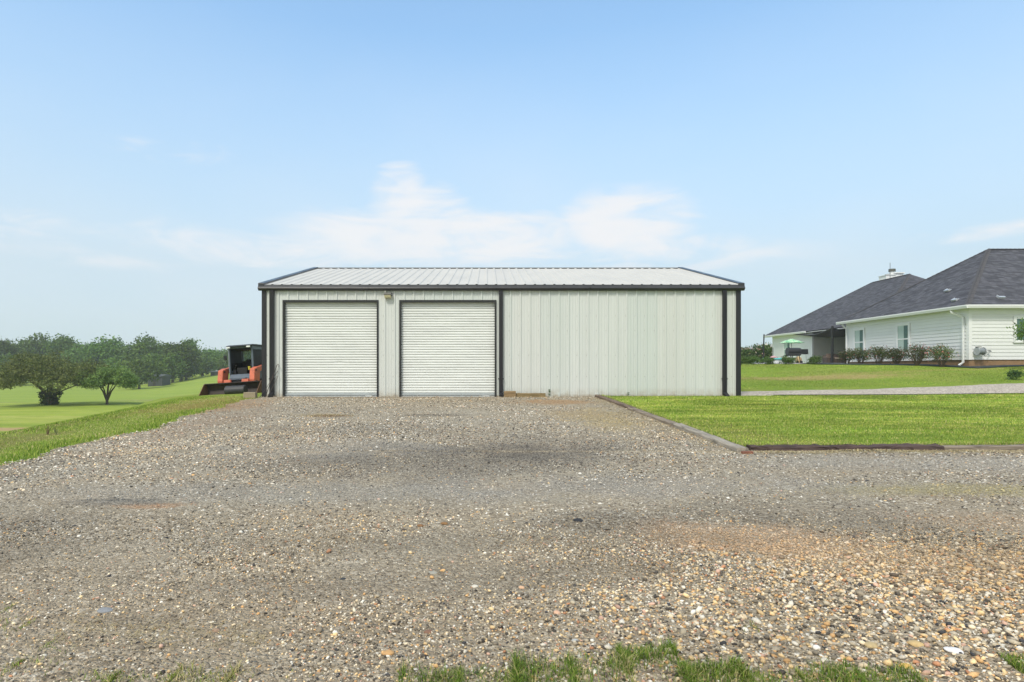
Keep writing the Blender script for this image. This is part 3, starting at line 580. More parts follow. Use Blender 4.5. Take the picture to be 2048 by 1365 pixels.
# roof sheets
def roof_side(y0, sgn, name):
    m = MB(); x0, x1 = BX0-.05, BX1+.05; pr = [(x0, 0)]
    for k in range(-28, 28):
        rx = RIB0+.15+RSP*k
        if x0+.05 < rx < x1-.05: pr += [(rx-.055, 0), (rx-.022, .026), (rx+.022, .026), (rx+.055, 0)]
    pr.append((x1, 0))
    n_ = 6
    for i in range(n_):
        ya = y0+(RY-y0)*i/n_; yb = y0+(RY-y0)*(i+1)/n_; za = RZ-SL*abs(RY-ya); zb = RZ-SL*abs(RY-yb)
        for (xa, ha), (xb, hb) in zip(pr[:-1], pr[1:]):
            m.quad((xa, ya, za+ha), (xb, ya, za+hb), (xb, yb, zb+hb), (xa, yb, zb+ha))
    return m.build(name, MR, bld)
roof = roof_side(WY-.10, 1, 'roof_sheet'); roof_side(BY1+.10, -1, 'roof_sheet')
m = MB(); m.box(BX0+.02, BX1-.02, RY-.06, RY+.02, RZ-.01, RZ+.017); m.build('ridge_gap_strip', MD, bld)  # black strip put in for the dark gaps between ribs under the ridge cap
m = MB(); m.prism([(RY-.055, RZ+.033), (RY+.09, RZ+.062), (RY+.25, RZ-.0), (RY+.25, RZ-.02), (RY+.09, RZ+.035), (RY-.05, RZ+.028)], 'x', BX0+.1, BX1-.1)
m.build('ridge_cap', MR, bld)
for xx, sg in ((BX0-.07, -1), (BX1+.07, 1)):
    m = MB()
    for ysg in (-1, 1):
        ye = RY+ysg*6.22; ze = RZ-SL*6.22
        xa_, xb_ = (xx-.03, xx+.16) if sg < 0 else (xx-.16, xx+.03)
        za, zb = ze, RZ
        vs_ = [(xa_, ye, ze-.16), (xb_, ye, ze-.16), (xb_, ye, ze+.065), (xa_, ye, ze+.065), (xa_, RY, RZ-.16), (xb_, RY, RZ-.16), (xb_, RY, RZ+.065), (xa_, RY, RZ+.065)]
        m.add(vs_, [(0, 1, 2, 3), (4, 7, 6, 5), (0, 4, 5, 1), (1, 5, 6, 2), (2, 6, 7, 3), (3, 7, 4, 0)])
    m.build('rake_trim', MG, bld, bevel=.01)
# gutter
def gutter(yb, sg, name):
    m = MB(); prof = [(yb, 4.285), (yb-sg*.085, 4.290), (yb-sg*.085, 4.278), (yb-sg*.145, 4.178), (yb-sg*.150, 4.168), (yb-sg*.075, 4.102), (yb, 4.102), (yb, 4.25), (yb-sg*.055, 4.25), (yb-sg*.075, 4.27), (yb, 4.272)]
    prof = [(yb, 4.275), (yb-sg*.07, 4.288), (yb-sg*.145, 4.180), (yb-sg*.150, 4.165), (yb-sg*.080, 4.100), (yb, 4.100)]
    m.prism(prof, 'x', BX0-.10, BX1+.10); return m.build(name, MG, bld)
gut = gutter(WY-.012, 1, 'gutter'); gutter(BY1+.02, -1, 'gutter')
for k in range(5):
    mm = MB(); xx = BX0+.35+k*3.03; mm.prism([(WY-.082, 4.2895), (WY-.160, 4.180), (WY-.160, 4.165), (WY-.085, 4.095), (WY-.083, 4.1)], 'x', xx, xx+.012)
    mm.build('gutter_seam', MG, bld)
# corner trims, downspouts
for x0, x1 in ((BX0-.012, BX0+.125), (BX1-.135, BX1+.012)):
    m = MB(); m.box(x0, x1, WY-.042, WY+.12, BZ0-.15, WT-.09); m.build('corner_trim', MD, bld)
for x0 in (-6.905, .365, 7.465):
    m = MB(); w_ = .125
    m.box(x0, x0+w_, WY-.115, WY-.034, BZ0+.12, 4.10)
    for k in (1, 2, 3): m.box(x0+w_*k/4-.006, x0+w_*k/4+.006, WY-.123, WY-.113, BZ0+.15, 4.10)
    if x0 > 7: m.add([(x0, WY-.115, BZ0+.19), (x0+w_, WY-.115, BZ0+.19), (x0+w_, WY-.034, BZ0+.13), (x0, WY-.034, BZ0+.13), (x0+.03, WY-.27, BZ0+.09), (x0+w_+.03, WY-.27, BZ0+.09), (x0+w_+.03, WY-.26, BZ0+.0), (x0+.03, WY-.26, BZ0+.0)], [(0, 1, 5, 4), (1, 2, 6, 5), (2, 3, 7, 6), (3, 0, 4, 7), (4, 5, 6, 7)])
    else: m.add([(x0, WY-.115, BZ0+.19), (x0+w_, WY-.115, BZ0+.19), (x0+w_, WY-.034, BZ0+.11), (x0, WY-.034, BZ0+.11), (x0, WY-.24, BZ0+.12), (x0+w_, WY-.24, BZ0+.12), (x0+w_, WY-.23, BZ0+.03), (x0, WY-.23, BZ0+.03)], [(0, 1, 5, 4), (1, 2, 6, 5), (2, 3, 7, 6), (3, 0, 4, 7), (4, 5, 6, 7)])
    dsp = m.build('downspout', MD, bld)
    for zz in (1.28,): 
        b = MB(); b.box(x0-.025, x0+w_+.025, WY-.120, WY-.034, zz, zz+.035); b.build('strap', MD, dsp)
# roller doors
for di, (x0, x1) in enumerate(doors):
    m = MB(); jd = .075
    m.box(x0-.02, x0+.035, WY-.036, WY+.16, BZ0-.02, DT+.03); m.box(x1-.035, x1+.02, WY-.036, WY+.16, BZ0-.02, DT+.03); m.box(x0+.035, x1-.035, WY-.036, WY+.05, DT-.045, DT+.03)
    fr = m.build('door_frame', MBk, bld)
    m = MB(); yc = WY+.085; per = .0817; z = BZ0+.16; prev = None
    zs = []
    while z < DT-.02:
        for f, h in ((0, .036), (.12, .010), (.22, .0), (.64, .0), (.80, .010), (.92, .036)): zs.append((z+f*per, h))
        z += per
    xs_ = np.linspace(x0+.03, x1-.03, 48)
    dent = (lambda xx, zz: .012*math.exp(-((xx+4.72)/.10)**2-((zz-1.82)/.05)**2)) if di == 0 else (lambda xx, zz: .004*math.exp(-((xx-.0)/.3)**2-((zz-1.2)/.05)**2))
    vs_ = [(xx, yc+h+dent(xx, zz), zz+(.9*dent(xx, zz))) for zz, h in zs for xx in xs_]; nxx = len(xs_)
    fs_ = [(i*nxx+j, i*nxx+j+1, (i+1)*nxx+j+1, (i+1)*nxx+j) for i in range(len(zs)-1) for j in range(nxx-1)]
    m.add(vs_, fs_); cur = m.build('roller_door', MC, bld, smooth=False)
    b = MB(); b.box(x0+.03, x1-.03, yc-.02, yc+.03, BZ0+.045, BZ0+.165); b.box(x0+.03, x1-.03, yc-.045, yc-.02, BZ0+.10, BZ0+.125); b.build('bottom_bar', simple('zinc_bar', (.42, .46, .47), .45, .3, .1, 4), cur)
    b = MB(); b.box(x1-.42, x1-.20, yc-.026, yc-.0205, BZ0+.055, BZ0+.092); b.build('bar_plate', simple('plate_white', (.66, .70, .70), .4), cur)
    b = MB(); b.box(x0+.04, x1-.04, yc-.012, yc+.04, BZ0-.0, BZ0+.045); b.build('bottom_seal', MBk, cur)
    b = MB(); b.box(x0-.05, x1+.05, WY-.01, WY+.4, BZ0-.2, BZ0+.045); b.build('door_sill', mpat, bld)
    b = MB(); b.box(x0-.2, x1+.2, WY+.35, WY+.4, BZ0, WT); b.build('inner_panel', MBk, bld)
# base trim along wall
m = MB(); m.box(doors[0][1]+.03, doors[1][0]-.03, WY-.038, WY-.001, BZ0+.0, BZ0+.04); m.build('base_trim', MW, bld)
# wall lamp
lm = MB(); cx, cz = -3.15, 3.97
lm.prism([(WY-.001, cz-.05), (WY-.001, cz+.07), (WY-.13, cz+.065), (WY-.21, cz+.015), (WY-.21, cz-.02), (WY-.05, cz-.05)], 'x', cx-.125, cx+.115)
lamp = lm.build('wall_lamp', simple('lamp_housing', (.13, .13, .12), .5), bld, bevel=.012)
l2 = MB(); l2.prism([(WY-.05, cz-.052), (WY-.20, cz-.022), (WY-.17, cz-.09), (WY-.11, cz-.125), (WY-.05, cz-.10)], 'x', cx-.11, cx+.10)
l2.build('lamp_lens', simple('lamp_lens', (.55, .52, .33), .35, 0, .15, 8), lamp, bevel=.012)
l3 = MB(); l3.tube([(cx-.09, WY-.09, cz+.06), (cx-.09, WY-.09, cz+.12)], .022, 8); l3.build('photocell', simple('photocell', (.5, .5, .45), .5), lamp)

# ================================================================== small things at the wall
def wood(name, col, var=.3, ang='x'):
    m, t = new_mat(name); P = objc(t); st = (1.0, 14, 14) if ang == 'x' else (14, 1.0, 14)
    a = t.noise(t.scale(P, st), 1.6, 6, .65, .4); b = t.noise(P, 3, 4, .6)
    c = t.ramp(a, [(.28, [x*(1-var*1.7) for x in col]), (.5, col), (.75, [min(1, x*(1+var)) for x in col])])
    c = t.mix(t.ramp(b, [(.4, 0.), (.75, .5)]), c, [x*.55 for x in col])
    setb(t, color=c, rough=.85, spec=.2, normal=bump(t, a, .7, .012)); return m
def beam(name, length, w_, h_, mat, loc, rz, label, cat, group=None, rough=.006, ry=0.):
    import bmesh
    from mathutils import noise as mn
    bm = bmesh.new(); nseg = max(6, int(length/.08)); prof = [(-.5, 0), (.5, 0), (.5, .35), (.5, .8), (.42, 1), (0, 1), (-.42, 1), (-.5, .8), (-.5, .35)]
    rings = []; sd_ = random.random()*100
    for i in range(nseg+1):
        xx = length*i/nseg; rg = []
        for j, (a_, b_) in enumerate(prof):
            d = mn.noise(Vector((xx*2.5+sd_, j*1.7, 0)))*rough+mn.noise(Vector((xx*11+sd_, j*2.7, 3)))*rough*.6
            rg.append(bm.verts.new((xx, a_*w_+d, b_*h_+d*(1 if b_ > .1 else 0))))
        rings.append(rg)
    for i in range(nseg):
        for j in range(len(prof)):
            k2 = (j+1) % len(prof); bm.faces.new((rings[i][j], rings[i][k2], rings[i+1][k2], rings[i+1][j]))
    bm.faces.new(rings[0][::-1]); bm.faces.new(rings[-1])
    bmesh.ops.recalc_face_normals(bm, faces=bm.faces)
    me = bpy.data.meshes.new(name); bm.to_mesh(me); bm.free(); me.materials.append(mat)
    o = bpy.data.objects.new(name, me); COL.objects.link(o); o.location = loc; o.rotation_euler = (0, ry, rz); tag(o, label, cat, group); return o
wt = wood('weathered_tan_wood', (.27, .19, .10)); 
beam('wood_block', .37, .16, .20, wt, (.52, WY-.21, BZ0+.03), .02, 'short thick tan timber block by the middle downspout', 'timber', rough=.004)
beam('wood_plank', .93, .09, .135, wood('plank_tan', (.24, .18, .09)), (.90, WY-.16, BZ0+.03), -.005, 'long low tan timber lying along the base of the ribbed wall', 'timber', rough=.003)
cb = MB(); cb.box(-.185, .185, -.1, .1, 0, .2); o = cb.build('concrete_block', simple('concrete_tan', (.30, .25, .17), .9, 0, .2, 9, .5, .01), bevel=.008); o.location = (-7.42, 19.25, BZ0-.0); tag(o, 'tan concrete block beside the left corner of the metal building', 'concrete block')
b2 = MB(); b2.box(-.186, .186, -.101, .101, .17, .203); 
# board along the wall foot under the right part
beam('ground_board', 3.2, .05, .06, wood('dark_board', (.05, .042, .035)), (3.6, WY-.08, BZ0+.005), .0, 'thin dark board along the foot of the wall behind the lawn', 'board', rough=.003)
# rods leaning on the corner
mrod = simple('rusty_rod', (.10, .085, .08), .6, .5); 
def rod(p, q, r_, label, hook=False):
    m = MB(); pts = [p, q]
    if hook:
        d = (Vector(q)-Vector(p)).normalized(); pts = [p, q, tuple(Vector(q)+d*.03+Vector((.03, 0, .02))), tuple(Vector(q)+Vector((.07, 0, -.01))), tuple(Vector(q)+Vector((.06, 0, -.06)))]
    m.tube(pts, r_, 6); tag(m.build('metal_rod', mrod, smooth=True), label, 'rod', 'thin rods leaning at the left corner of the building')
rod((-7.16, 19.32, BZ0+.02), (-6.66, 19.53, 1.55), .008, 'thin bare rod leaning furthest left across the corner trim')
rod((-6.98, 19.28, BZ0+.02), (-6.68, 19.50, 1.72), .010, 'hooked rod leaning over the left downspout', True)
rod((-6.93, 19.35, BZ0+.02), (-6.64, 19.52, 1.40), .007, 'shortest thin rod leaning beside the left door frame')
# landscape timbers
tg = wood('timber_silver', (.33, .30, .25), .5); tb = wood('timber_brown', (.17, .13, .10), .5); tdk = wood('timber_dark', (.085, .060, .055), .7)
def tline(p, q, w_, h_, mat, label, rough=.006, dz=0.):
    p = Vector(p); q = Vector(q); L = (q-p).length; d = (q-p)
    zp = gz(p.x, p.y)+dz; zq = gz(q.x, q.y)+dz
    beam('landscape_timber', math.hypot(L, zq-zp), w_, h_, mat, (p.x, p.y, zp), math.atan2(d.y, d.x), label, 'timber', 'railway timbers edging the front lawn', rough, -math.atan2(zq-zp, L))
tx = lambda y: float(tie_x(y))
tg2 = wood('timber_worn', (.25, .21, .165), .5)
tline((tx(19.5)+.03, 19.5), (tx(15.4)+.03, 15.4), .17, .085, tb, 'brown weathered edging timber nearest the metal building', .008)
tline((tx(15.45), 15.45), (tx(12.1)+.02, 12.1),   .17, .08, tg2, 'middle edging timber of the run leading to the building', .010)
tline((tx(12.15)+.03, 12.15), (tx(9.2)-.02, 9.2), .18, .085, tg, 'silver grey edging timber ending at the lawn corner', .007, .005)
tline((4.0, 9.43), (6.95, float(front_y(6.9))+.02), .18, .09, tdk, 'dark rotten edging timber right of the lawn corner', .034)
tline((6.97, float(front_y(6.97))+.04), (9.6, float(front_y(9.6))+.02), .18, .075, tg2, 'pale edging timber at the right end of the lawn edge', .008)
tline((9.65, float(front_y(9.65))+.02), (13.2, float(front_y(13.2))+.02), .20, .10, tb, 'brown edging timber beyond the right edge of view', .008)
b = MB(); b.box(-.08, .08, -.02, .05, -.02, .03); o = b.build('brick', simple('brick_red', (.22, .095, .06), .9, 0, .35, 14, .4), bevel=.004); o.location = (3.86, 9.12, gz(3.86, 9.12)+.02); o.rotation_euler = (0, 0, .1); tag(o, 'broken red brick under the corner of the lawn timbers', 'brick')
# weed at wall foot
def weed(x, y, h, n, label, col=(.06, .11, .04)):
    V = []; Fc = []
    m = MB(); m.tube([(x, y, gz(x, y)), (x+.01, y, gz(x, y)+h*.5), (x-.01, y, gz(x, y)+h)], .006, 5)
    for i in range(n):
        z0 = gz(x, y)+h*random.uniform(.2, 1); a_ = random.uniform(0, 6.28); l = random.uniform(.03, .07)
        m.add([(x, y, z0), (x+math.cos(a_)*l*.5-.01, y+math.sin(a_)*l*.5, z0+.02), (x+math.cos(a_)*l, y+math.sin(a_)*l, z0+.03), (x+math.cos(a_)*l*.5+.01, y+math.sin(a_)*l*.5, z0+.0)], [(0, 1, 2, 3)])
    tag(m.build('weed', simple('weed_leaf', col, .7)), label, 'weed')
weed(1.95, WY-.06, .25, 14, 'thin dark weed growing up the ribbed wall')
weed(4.45, WY-.10, .16, 10, 'small weed at the wall foot near the timber end')

# ================================================================== COMPACT TRACK LOADER
MO = simple('loader_orange', (.56, .14, .075), .55, 0, .38, 4, .15); MCG = simple('cab_grey', (.10, .13, .17), .45, 0, .2, 5, .06); MST = simple('bucket_steel', (.045, .036, .033), .6, .3, .45, 7, .3, .006); MRS = simple('rusty_steel', (.13, .065, .04), .8, .1, .4, 8, .3)
MRU = simple('track_rubber', (.02, .02, .021), .85); MBK2 = simple('cab_dark', (.008, .009, .010), .6); MGL, t = new_mat('cab_glass'); setb(t, color=(.35, .55, .5), rough=.08, trans=.0); t.bs.inputs['Alpha'].default_value = .35
MWH = simple('lamp_white', (.75, .78, .78), .3)
ld = empty('track_loader', (-9.62, 24.85, .575), 'orange and grey compact track loader parked behind the left corner of the building', 'track loader', None, (0, R(-3.6), R(-5)))
# local: x right, -y front, z up
for sx in (-1, 1):
    m = MB(); xa_, xb_ = (sx*.85, sx*.45) if sx < 0 else (sx*.45, sx*.85)
    prof = [(-.75, .18), (-.62, .03), (.85, 0.0), (1.15, .22), (1.0, .50), (.1, .62), (-.6, .45)]
    m.prism(prof, 'x', min(xa_, xb_), max(xa_, xb_)); tr = m.build('track', MRU, ld, bevel=.03)
    for k in range(16):
        b = MB() if k == 0 else b; yy = -.6+k*.095; b.box(min(xa_, xb_)-.01, max(xa_, xb_)+.01, yy, yy+.04, -.02, .02)
    b.build('track_tread', MRU, tr)
    for yy in (-.4, .05, .5): 
        b = MB(); b.tube([(sx*.86, yy, .2), (sx*.90, yy, .2)], .13, 12); b.build('roller_wheel', MCG, tr)
m = MB(); m.prism([(-.62, .25), (-.62, .62), (-.3, .72), (1.25, 1.05), (1.45, .9), (1.4, .3)], 'x', -.44, .44); m.build('body', MCG, ld, bevel=.02)
m = MB(); m.prism([(.62, .75), (.62, 1.35), (1.35, 1.20), (1.45, .6)], 'x', -.62, .62); m.build('engine_cover', MO, ld, bevel=.04)
# cab
cab = MB()
for sx in (-1, 1):
    cab.box(sx*.47-.035, sx*.47+.035, -.55, -.47, .62, 1.93); cab.box(sx*.47-.035, sx*.47+.035, .52, .62, .75, 1.93)
    x_ = sx*.47
    cab.box(x_-.03, x_+.03, -.47, .52, .62, .98); cab.box(x_-.03, x_+.03, -.47, .52, 1.80, 1.93)
cab.box(-.435, .435, -.55, -.49, .60, .70); cab.box(-.435, .435, -.55, -.49, 1.86, 1.93); cab.box(-.435, .435, .55, .62, .75, 1.15); cab.box(-.435, .435, .55, .62, 1.80, 1.93)
cb_ = cab.build('cab', MCG, ld, bevel=.012)
m = MB(); m.prism([(-.68, 1.925), (-.68, 1.955), (-.5, 2.0), (.5, 2.0), (.66, 1.95), (.66, 1.925)], 'x', -.52, .52); m.build('cab_roof', MROOFD := simple('cab_roof_dark', (.03, .035, .042), .75, 0, .3, 6), ld, bevel=.015)
for sx in (-1, 1):
    m = MB()
    for k in range(15): zz = 1.0+k*.055; m.box(sx*.505-.006, sx*.505+.006, -.44, .50, zz, zz+.018)
    for k in range(12): yy = -.42+k*.08; m.box(sx*.505-.008, sx*.505+.008, yy, yy+.012, .99, 1.80)
    m.box(sx*.49-.004, sx*.49+.004, -.44, .5, .98, 1.80); m.build('side_mesh', simple('mesh_grey', (.05, .06, .075), .6), cb_)
    m = MB(); m.box(sx*.41-.075, sx*.41+.075, -.715, -.67, 1.87, 1.93); m.build('work_light', MWH, ld, bevel=.01)
m = MB(); m.box(-.43, .43, .50, .535, 1.15, 1.8); m.build('rear_window', MGL, cb_)
m = MB(); m.box(-.02, .04, .49, .54, 1.15, 1.8); m.build('window_bar', MBK2, cb_)
m = MB(); m.box(-.28, .28, -.05, .35, .75, .92); m.prism([(.25, .9), (.40, .9), (.50, 1.42), (.40, 1.45)], 'x', -.26, .26); m.build('seat', MBK2, ld, bevel=.03)
m = MB(); m.box(-.435, .435, -.45, .5, .62, .66); m.box(-.43, -.30, -.40, .2, .7, 1.02); m.box(.30, .43, -.40, .2, .7, 1.02); m.box(.02,.43,.44,.5,.7,1.25); m.build('cab_floor', MBK2, ld)
for sx in (-1, 1):
    m = MB(); m.tube([(sx*.33, -.3, .98), (sx*.32, -.34, 1.16), (sx*.30, -.34, 1.22)], [.018, .018, .03], 8); m.build('joystick', MBK2, ld, smooth=True)
m = MB(); m.tube([(.17, -.2, 1.0), (.17, -.2, 1.14)], .055, 10); o = m.build('yellow_cup', simple('yellow_tag', (.55, .48, .06), .5), ld)
m = MB(); m.box(-.43, .43, .44, .49, .66, 1.17); m.box(-.43, .43, -.45, .5, 1.80, 1.835); m.box(-.435, -.40, -.35, .45, .98, 1.30); m.box(-.43, -.10, .40, .49, 1.1, 1.38); m.box(-.30, .10, -.30, .42, .66, 1.10); m.box(.40, .435, -.35, .45, .98, 1.30); m.box(.12, .43, .36, .49, 1.1, 1.80); m.build('cab_dark_lining', MBK2, ld)  # dark headliner and panels, plus black fill that darkens the cab inside
m = MB(); m.tube([(-.46, -.58, .64), (-.46, -.62, 1.2), (-.44, -.58, 1.86)], .012, 6); m.build('door_rail', MV0 := simple('rail_grey', (.30, .34, .38), .4), ld)
for k_ in range(3):
    m = MB(); m.tube([(.10+k_*.09, -.60, .55), (.12+k_*.09, -.80, .62+.03*k_), (.02+k_*.12, -.98, .55), (-.06+k_*.12, -1.12, .50)], .016, 6); m.build('hydraulic_hose', MBK2, ld, smooth=True)
m = MB(); m.prism([(-.60, .60), (-.74, .62), (-.74, .70), (-.60, .84)], 'x', -.42, .42); m.build('front_step', MCG, ld, bevel=.01)
m = MB(); m.tube([(-.53, -.50, 1.30), (-.60, -.56, 1.34), (-.60, -.56, 1.42)], .012, 6); m.box(-.66, -.55, -.58, -.56, 1.42, 1.60); m.build('side_mirror', MBK2, ld)
# lift arms
for sx in (-1, 1):
    m = MB(); a_, b_ = sorted((sx*.54, sx*.75))
    m.prism([(-1.02, .42), (-.60, .42), (-.48, 1.02), (-.62, 1.10), (-.95, 1.02), (-1.05, .6)], 'x', a_, b_)
    m.prism([(-.65, .86), (-.60, 1.08), (1.3, 1.42), (1.35, 1.25)], 'x', a_+.04, b_-.04)
    arm = m.build('lift_arm', MO, ld, bevel=.025)
    m = MB()
    for yy, zz in ((-.86, .52), (-.86, .96)): m = MB(); m.tube([(sx*.51, yy, zz), (sx*.775, yy, zz)], .035, 10); m.build('arm_pin', MBK2, arm)
    m = MB(); m.tube([(sx*.50, -.3, .75), (sx*.50, -.88, .45)], .04, 10); m.build('hydraulic_cylinder', MCG, arm, smooth=True)
m = MB(); m.box(-.56, .56, -1.02, -.90, .38, .52); m.prism([(-1.08, .30), (-.98, .30), (-.92, .62), (-1.02, .64)], 'x', -.50, -.22); m.prism([(-1.08, .30), (-.98, .30), (-.92, .62), (-1.02, .64)], 'x', .22, .50); m.build('quick_hitch', MO, ld, bevel=.015)
# bucket: curved shell open to the front
m = MB(); prof = [(-1.80, .03), (-1.30, .03), (-1.12, .10), (-1.07, .26), (-1.12, .43), (-1.22, .50)]
outer = [(a_+.02*(1 if i > 1 else 0), b_-(.025 if i < 3 else 0)+(.0)) for i, (a_, b_) in enumerate(prof)]
bw = 1.12
ring = prof+[(a_+.03, b_+.0) for a_, b_ in prof[:1:-1]]+[(-1.28, -.0), (-1.80, .0)]
m.prism(ring, 'x', -bw, bw); bk = m.build('bucket', MST, ld)
for sx in (-1, 1):
    m = MB(); a_, b_ = sorted((sx*bw, sx*(bw+.025))); m.prism([(-1.82, -.005), (-1.25, -.01), (-1.05, .08), (-1.03, .3), (-1.10, .46), (-1.24, .535), (-1.34, .50)], 'x', a_, b_); m.build('side_plate', MRS, bk)
m = MB(); m.box(-bw-.03, bw+.03, -1.90, -1.76, -.012, .018); m.build('cutting_edge', simple('worn_edge', (.16, .12, .10), .6, .4, .3), bk)
m = MB(); m.box(-bw, bw, -1.30, -1.14, .50, .53); m.build('top_lip', MST, bk)
# roll lying in bucket (own thing)
m = MB(); m.tube([(-.40, 0, 0), (-.38, 0, 0), (.36, 0, 0), (.38, 0, 0)], [.155, .175, .175, .155], 24); o = m.build('black_drum', simple('drum_black', (.035, .038, .042), .45, 0, .4, 9, .2), smooth=False)
o.location = (-9.50, 23.25, .575+.235); o.rotation_euler = (0, R(-3.6), R(-5)); tag(o, 'black cylindrical drum lying in the loader bucket', 'drum')

# ================================================================== WHITE HOUSE
MS = simple('white_siding', (.72, .74, .74), .55, 0, .04, 1.2, .05); MTR = simple('white_trim', (.76, .78, .79), .45, 0, .03, 2, .02); MFO = simple('foundation', (.27, .17, .09), .9, 0, .3, 2.5, .4)
MSG = simple('shade_siding', (.62, .62, .60), .6, 0, .05, 1.2)  # recess siding, with the porch roof's shade put into its colour
msh, t = new_mat('roof_shingle'); P = worldpos(t); sx_ = t.n('ShaderNodeSeparateXYZ', {0: P}).outputs
vx = t.n('ShaderNodeCombineXYZ', {0: t.m('ADD', sx_[0], sx_[1]), 1: t.m('MULTIPLY', sx_[2], 1.79), 2: 0.}).outputs[0]
bt = t.n('ShaderNodeTexBrick', {'Vector': vx, 'Color1': (.048, .050, .062, 1), 'Color2': (.125, .128, .150, 1), 'Mortar': (.028, .028, .030, 1), 'Scale': 1.0, 'Mortar Size': .012, 'Brick Width': .36, 'Row Height': .16, 'Bias': -.1}, offset=.37)
nz = t.noise(P, 9, 4, .7); nz2 = t.noise(P, .5, 4, .6)
c = t.mix(.5, bt.outputs[0], t.ramp(nz, [(.3, .3), (.7, .75)]), 'OVERLAY'); c = t.mix(t.ramp(nz2, [(.3, .1), (.7, .4)]), c, (.085, .087, .102))
setb(t, color=c, rough=.9, spec=.2, normal=bump(t, bt.outputs[1], -.5, .02))
hs = empty('white_house', (24.35, 31.1, 1.6), 'white lap-sided house with dark grey hipped shingle roof', 'house')
HB = (24.35, 31.1, 1.6)
def hmesh(m, name, mat, par=hs, **k):
    o = m.build(name, mat, None, **k); o.parent = par; o.matrix_parent_inverse = Matrix.Translation((-HB[0], -HB[1], -HB[2])); return o
def hsub(m, name, mat, par, **k):
    o = m.build(name, mat, None, **k); o.parent = par; return o   # parent sits at its own origin = world
def siding(m, p, q, z0, z1, nrm, rv=.18):
    p = Vector(p); q = Vector(q); nrm = Vector(nrm); z = z0; d = (q-p)
    while z < z1-.01:
        zt = min(z1, z+rv); b = nrm*.025; t_ = nrm*.004
        P0 = Vector((p.x, p.y, z)); Q0 = Vector((q.x, q.y, z)); P1 = Vector((p.x, p.y, zt)); Q1 = Vector((q.x, q.y, zt))
        m.quad(P0+b, Q0+b, Q1+t_, P1+t_); m.quad(P0, Q0, Q0+b, P0+b); z = zt
EZ = 4.77; WTZ = 4.72; SB = 2.09
m = MB(); siding(m, (24.35, 31.1), (42, 31.1), SB, WTZ, (0, -1, 0)); hmesh(m, 'front_wall', MS)
m = MB(); siding(m, (24.35, 41.7), (24.35, 31.1), SB, WTZ, (-1, 0, 0)); hmesh(m, 'side_wall', MS)
m = MB(); siding(m, (24.35, 41.7), (31, 41.7), 2.05, WTZ, (0, 1, 0)); m.box(31, 31.1, 41.7, 51.5, 2.0, WTZ); hmesh(m, 'porch_wall', MS)
m = MB(); siding(m, (27.2, 58.6), (27.2, 51.5), 2.08, WTZ, (-1, 0, 0)); hmesh(m, 'back_room_wall', MS)
m = MB(); siding(m, (27.2, 51.5), (31.1, 51.5), 2.08, WTZ, (0, -1, 0)); hmesh(m, 'recess_wall', MSG)
for bxx in ((24.37, 42, 31.12, 31.3, 1.2, SB), (24.37, 24.55, 31.3, 41.7, 1.2, SB), (27.22, 27.4, 51.55, 58.6, 1.9, 2.08)):
    m = MB(); m.box(*bxx); hmesh(m, 'foundation', MFO)
m = MB()
for (x0, x1, y0, y1, z0) in [(24.35-.035, 24.35+.13, 31.1-.035, 31.1+.13, SB-.01), (24.35-.035, 24.35+.12, 41.6, 41.72, SB-.01), (27.2-.035, 27.33, 51.46, 51.6, 2.08), (27.16, 27.33, 58.5, 58.64, 2.08)]:
    mm = MB(); mm.box(x0, x1, y0, y1, z0, WTZ); hmesh(mm, 'corner_board', MTR)
for bxx in ((24.31, 42, 31.06, 31.1, 4.40, WTZ), (24.31, 24.35, 31.14, 41.6, 4.40, WTZ), (27.16, 27.2, 51.6, 58.5, 4.5, WTZ)):
    m = MB(); m.box(*bxx); hmesh(m, 'frieze_board', MTR)
# roofs
def hiproof(x0, x1, y0, y1, ez, sl, axis='x'):
    if axis == 'x': a_ = (y1-y0)/2; r0 = (x0+a_, y0+a_); r1 = (x1-a_, y0+a_)
    else: a_ = (x1-x0)/2; r0 = (x0+a_, y0+a_); r1 = (x0+a_, y1-a_)
    rz = ez+sl*a_; m = MB()
    c = [(x0, y0, ez), (x1, y0, ez), (x1, y1, ez), (x0, y1, ez)]; A = (r0[0], r0[1], rz); B = (r1[0], r1[1], rz)
    if axis == 'x': m.add(c+[A, B], [(0, 1, 5, 4), (1, 2, 5), (2, 3, 4, 5), (3, 0, 4), (0, 3, 2, 1)])
    else: m.add(c+[A, B], [(0, 1, 4), (1, 2, 5, 4), (2, 3, 5), (3, 0, 4, 5), (0, 3, 2, 1)])
    return m, c, A, B
def cap(m, p, q, w_=.13, lift=.03, dark=None):
    p = Vector(p); q = Vector(q); d = (q-p).normalized(); s = d.cross(Vector((0, 0, 1))).normalized(); n = max(2, int((q-p).length/.25))
    for i in range(n):
        a = p+(q-p)*i/n; b = p+(q-p)*(i+1)/n; 
        m.add([a-s*w_+Vector((0, 0, lift-.06)), a+Vector((0, 0, lift+.015)), a+s*w_+Vector((0, 0, lift-.06)), b-s*w_+Vector((0, 0, lift-.06)), b+Vector((0, 0, lift)), b+s*w_+Vector((0, 0, lift-.06))], [(0, 1, 4, 3), (1, 2, 5, 4)])
MCAP = simple('ridge_shingle', (.075, .072, .078), .9, 0, .35, 5, .3)
roofs = []
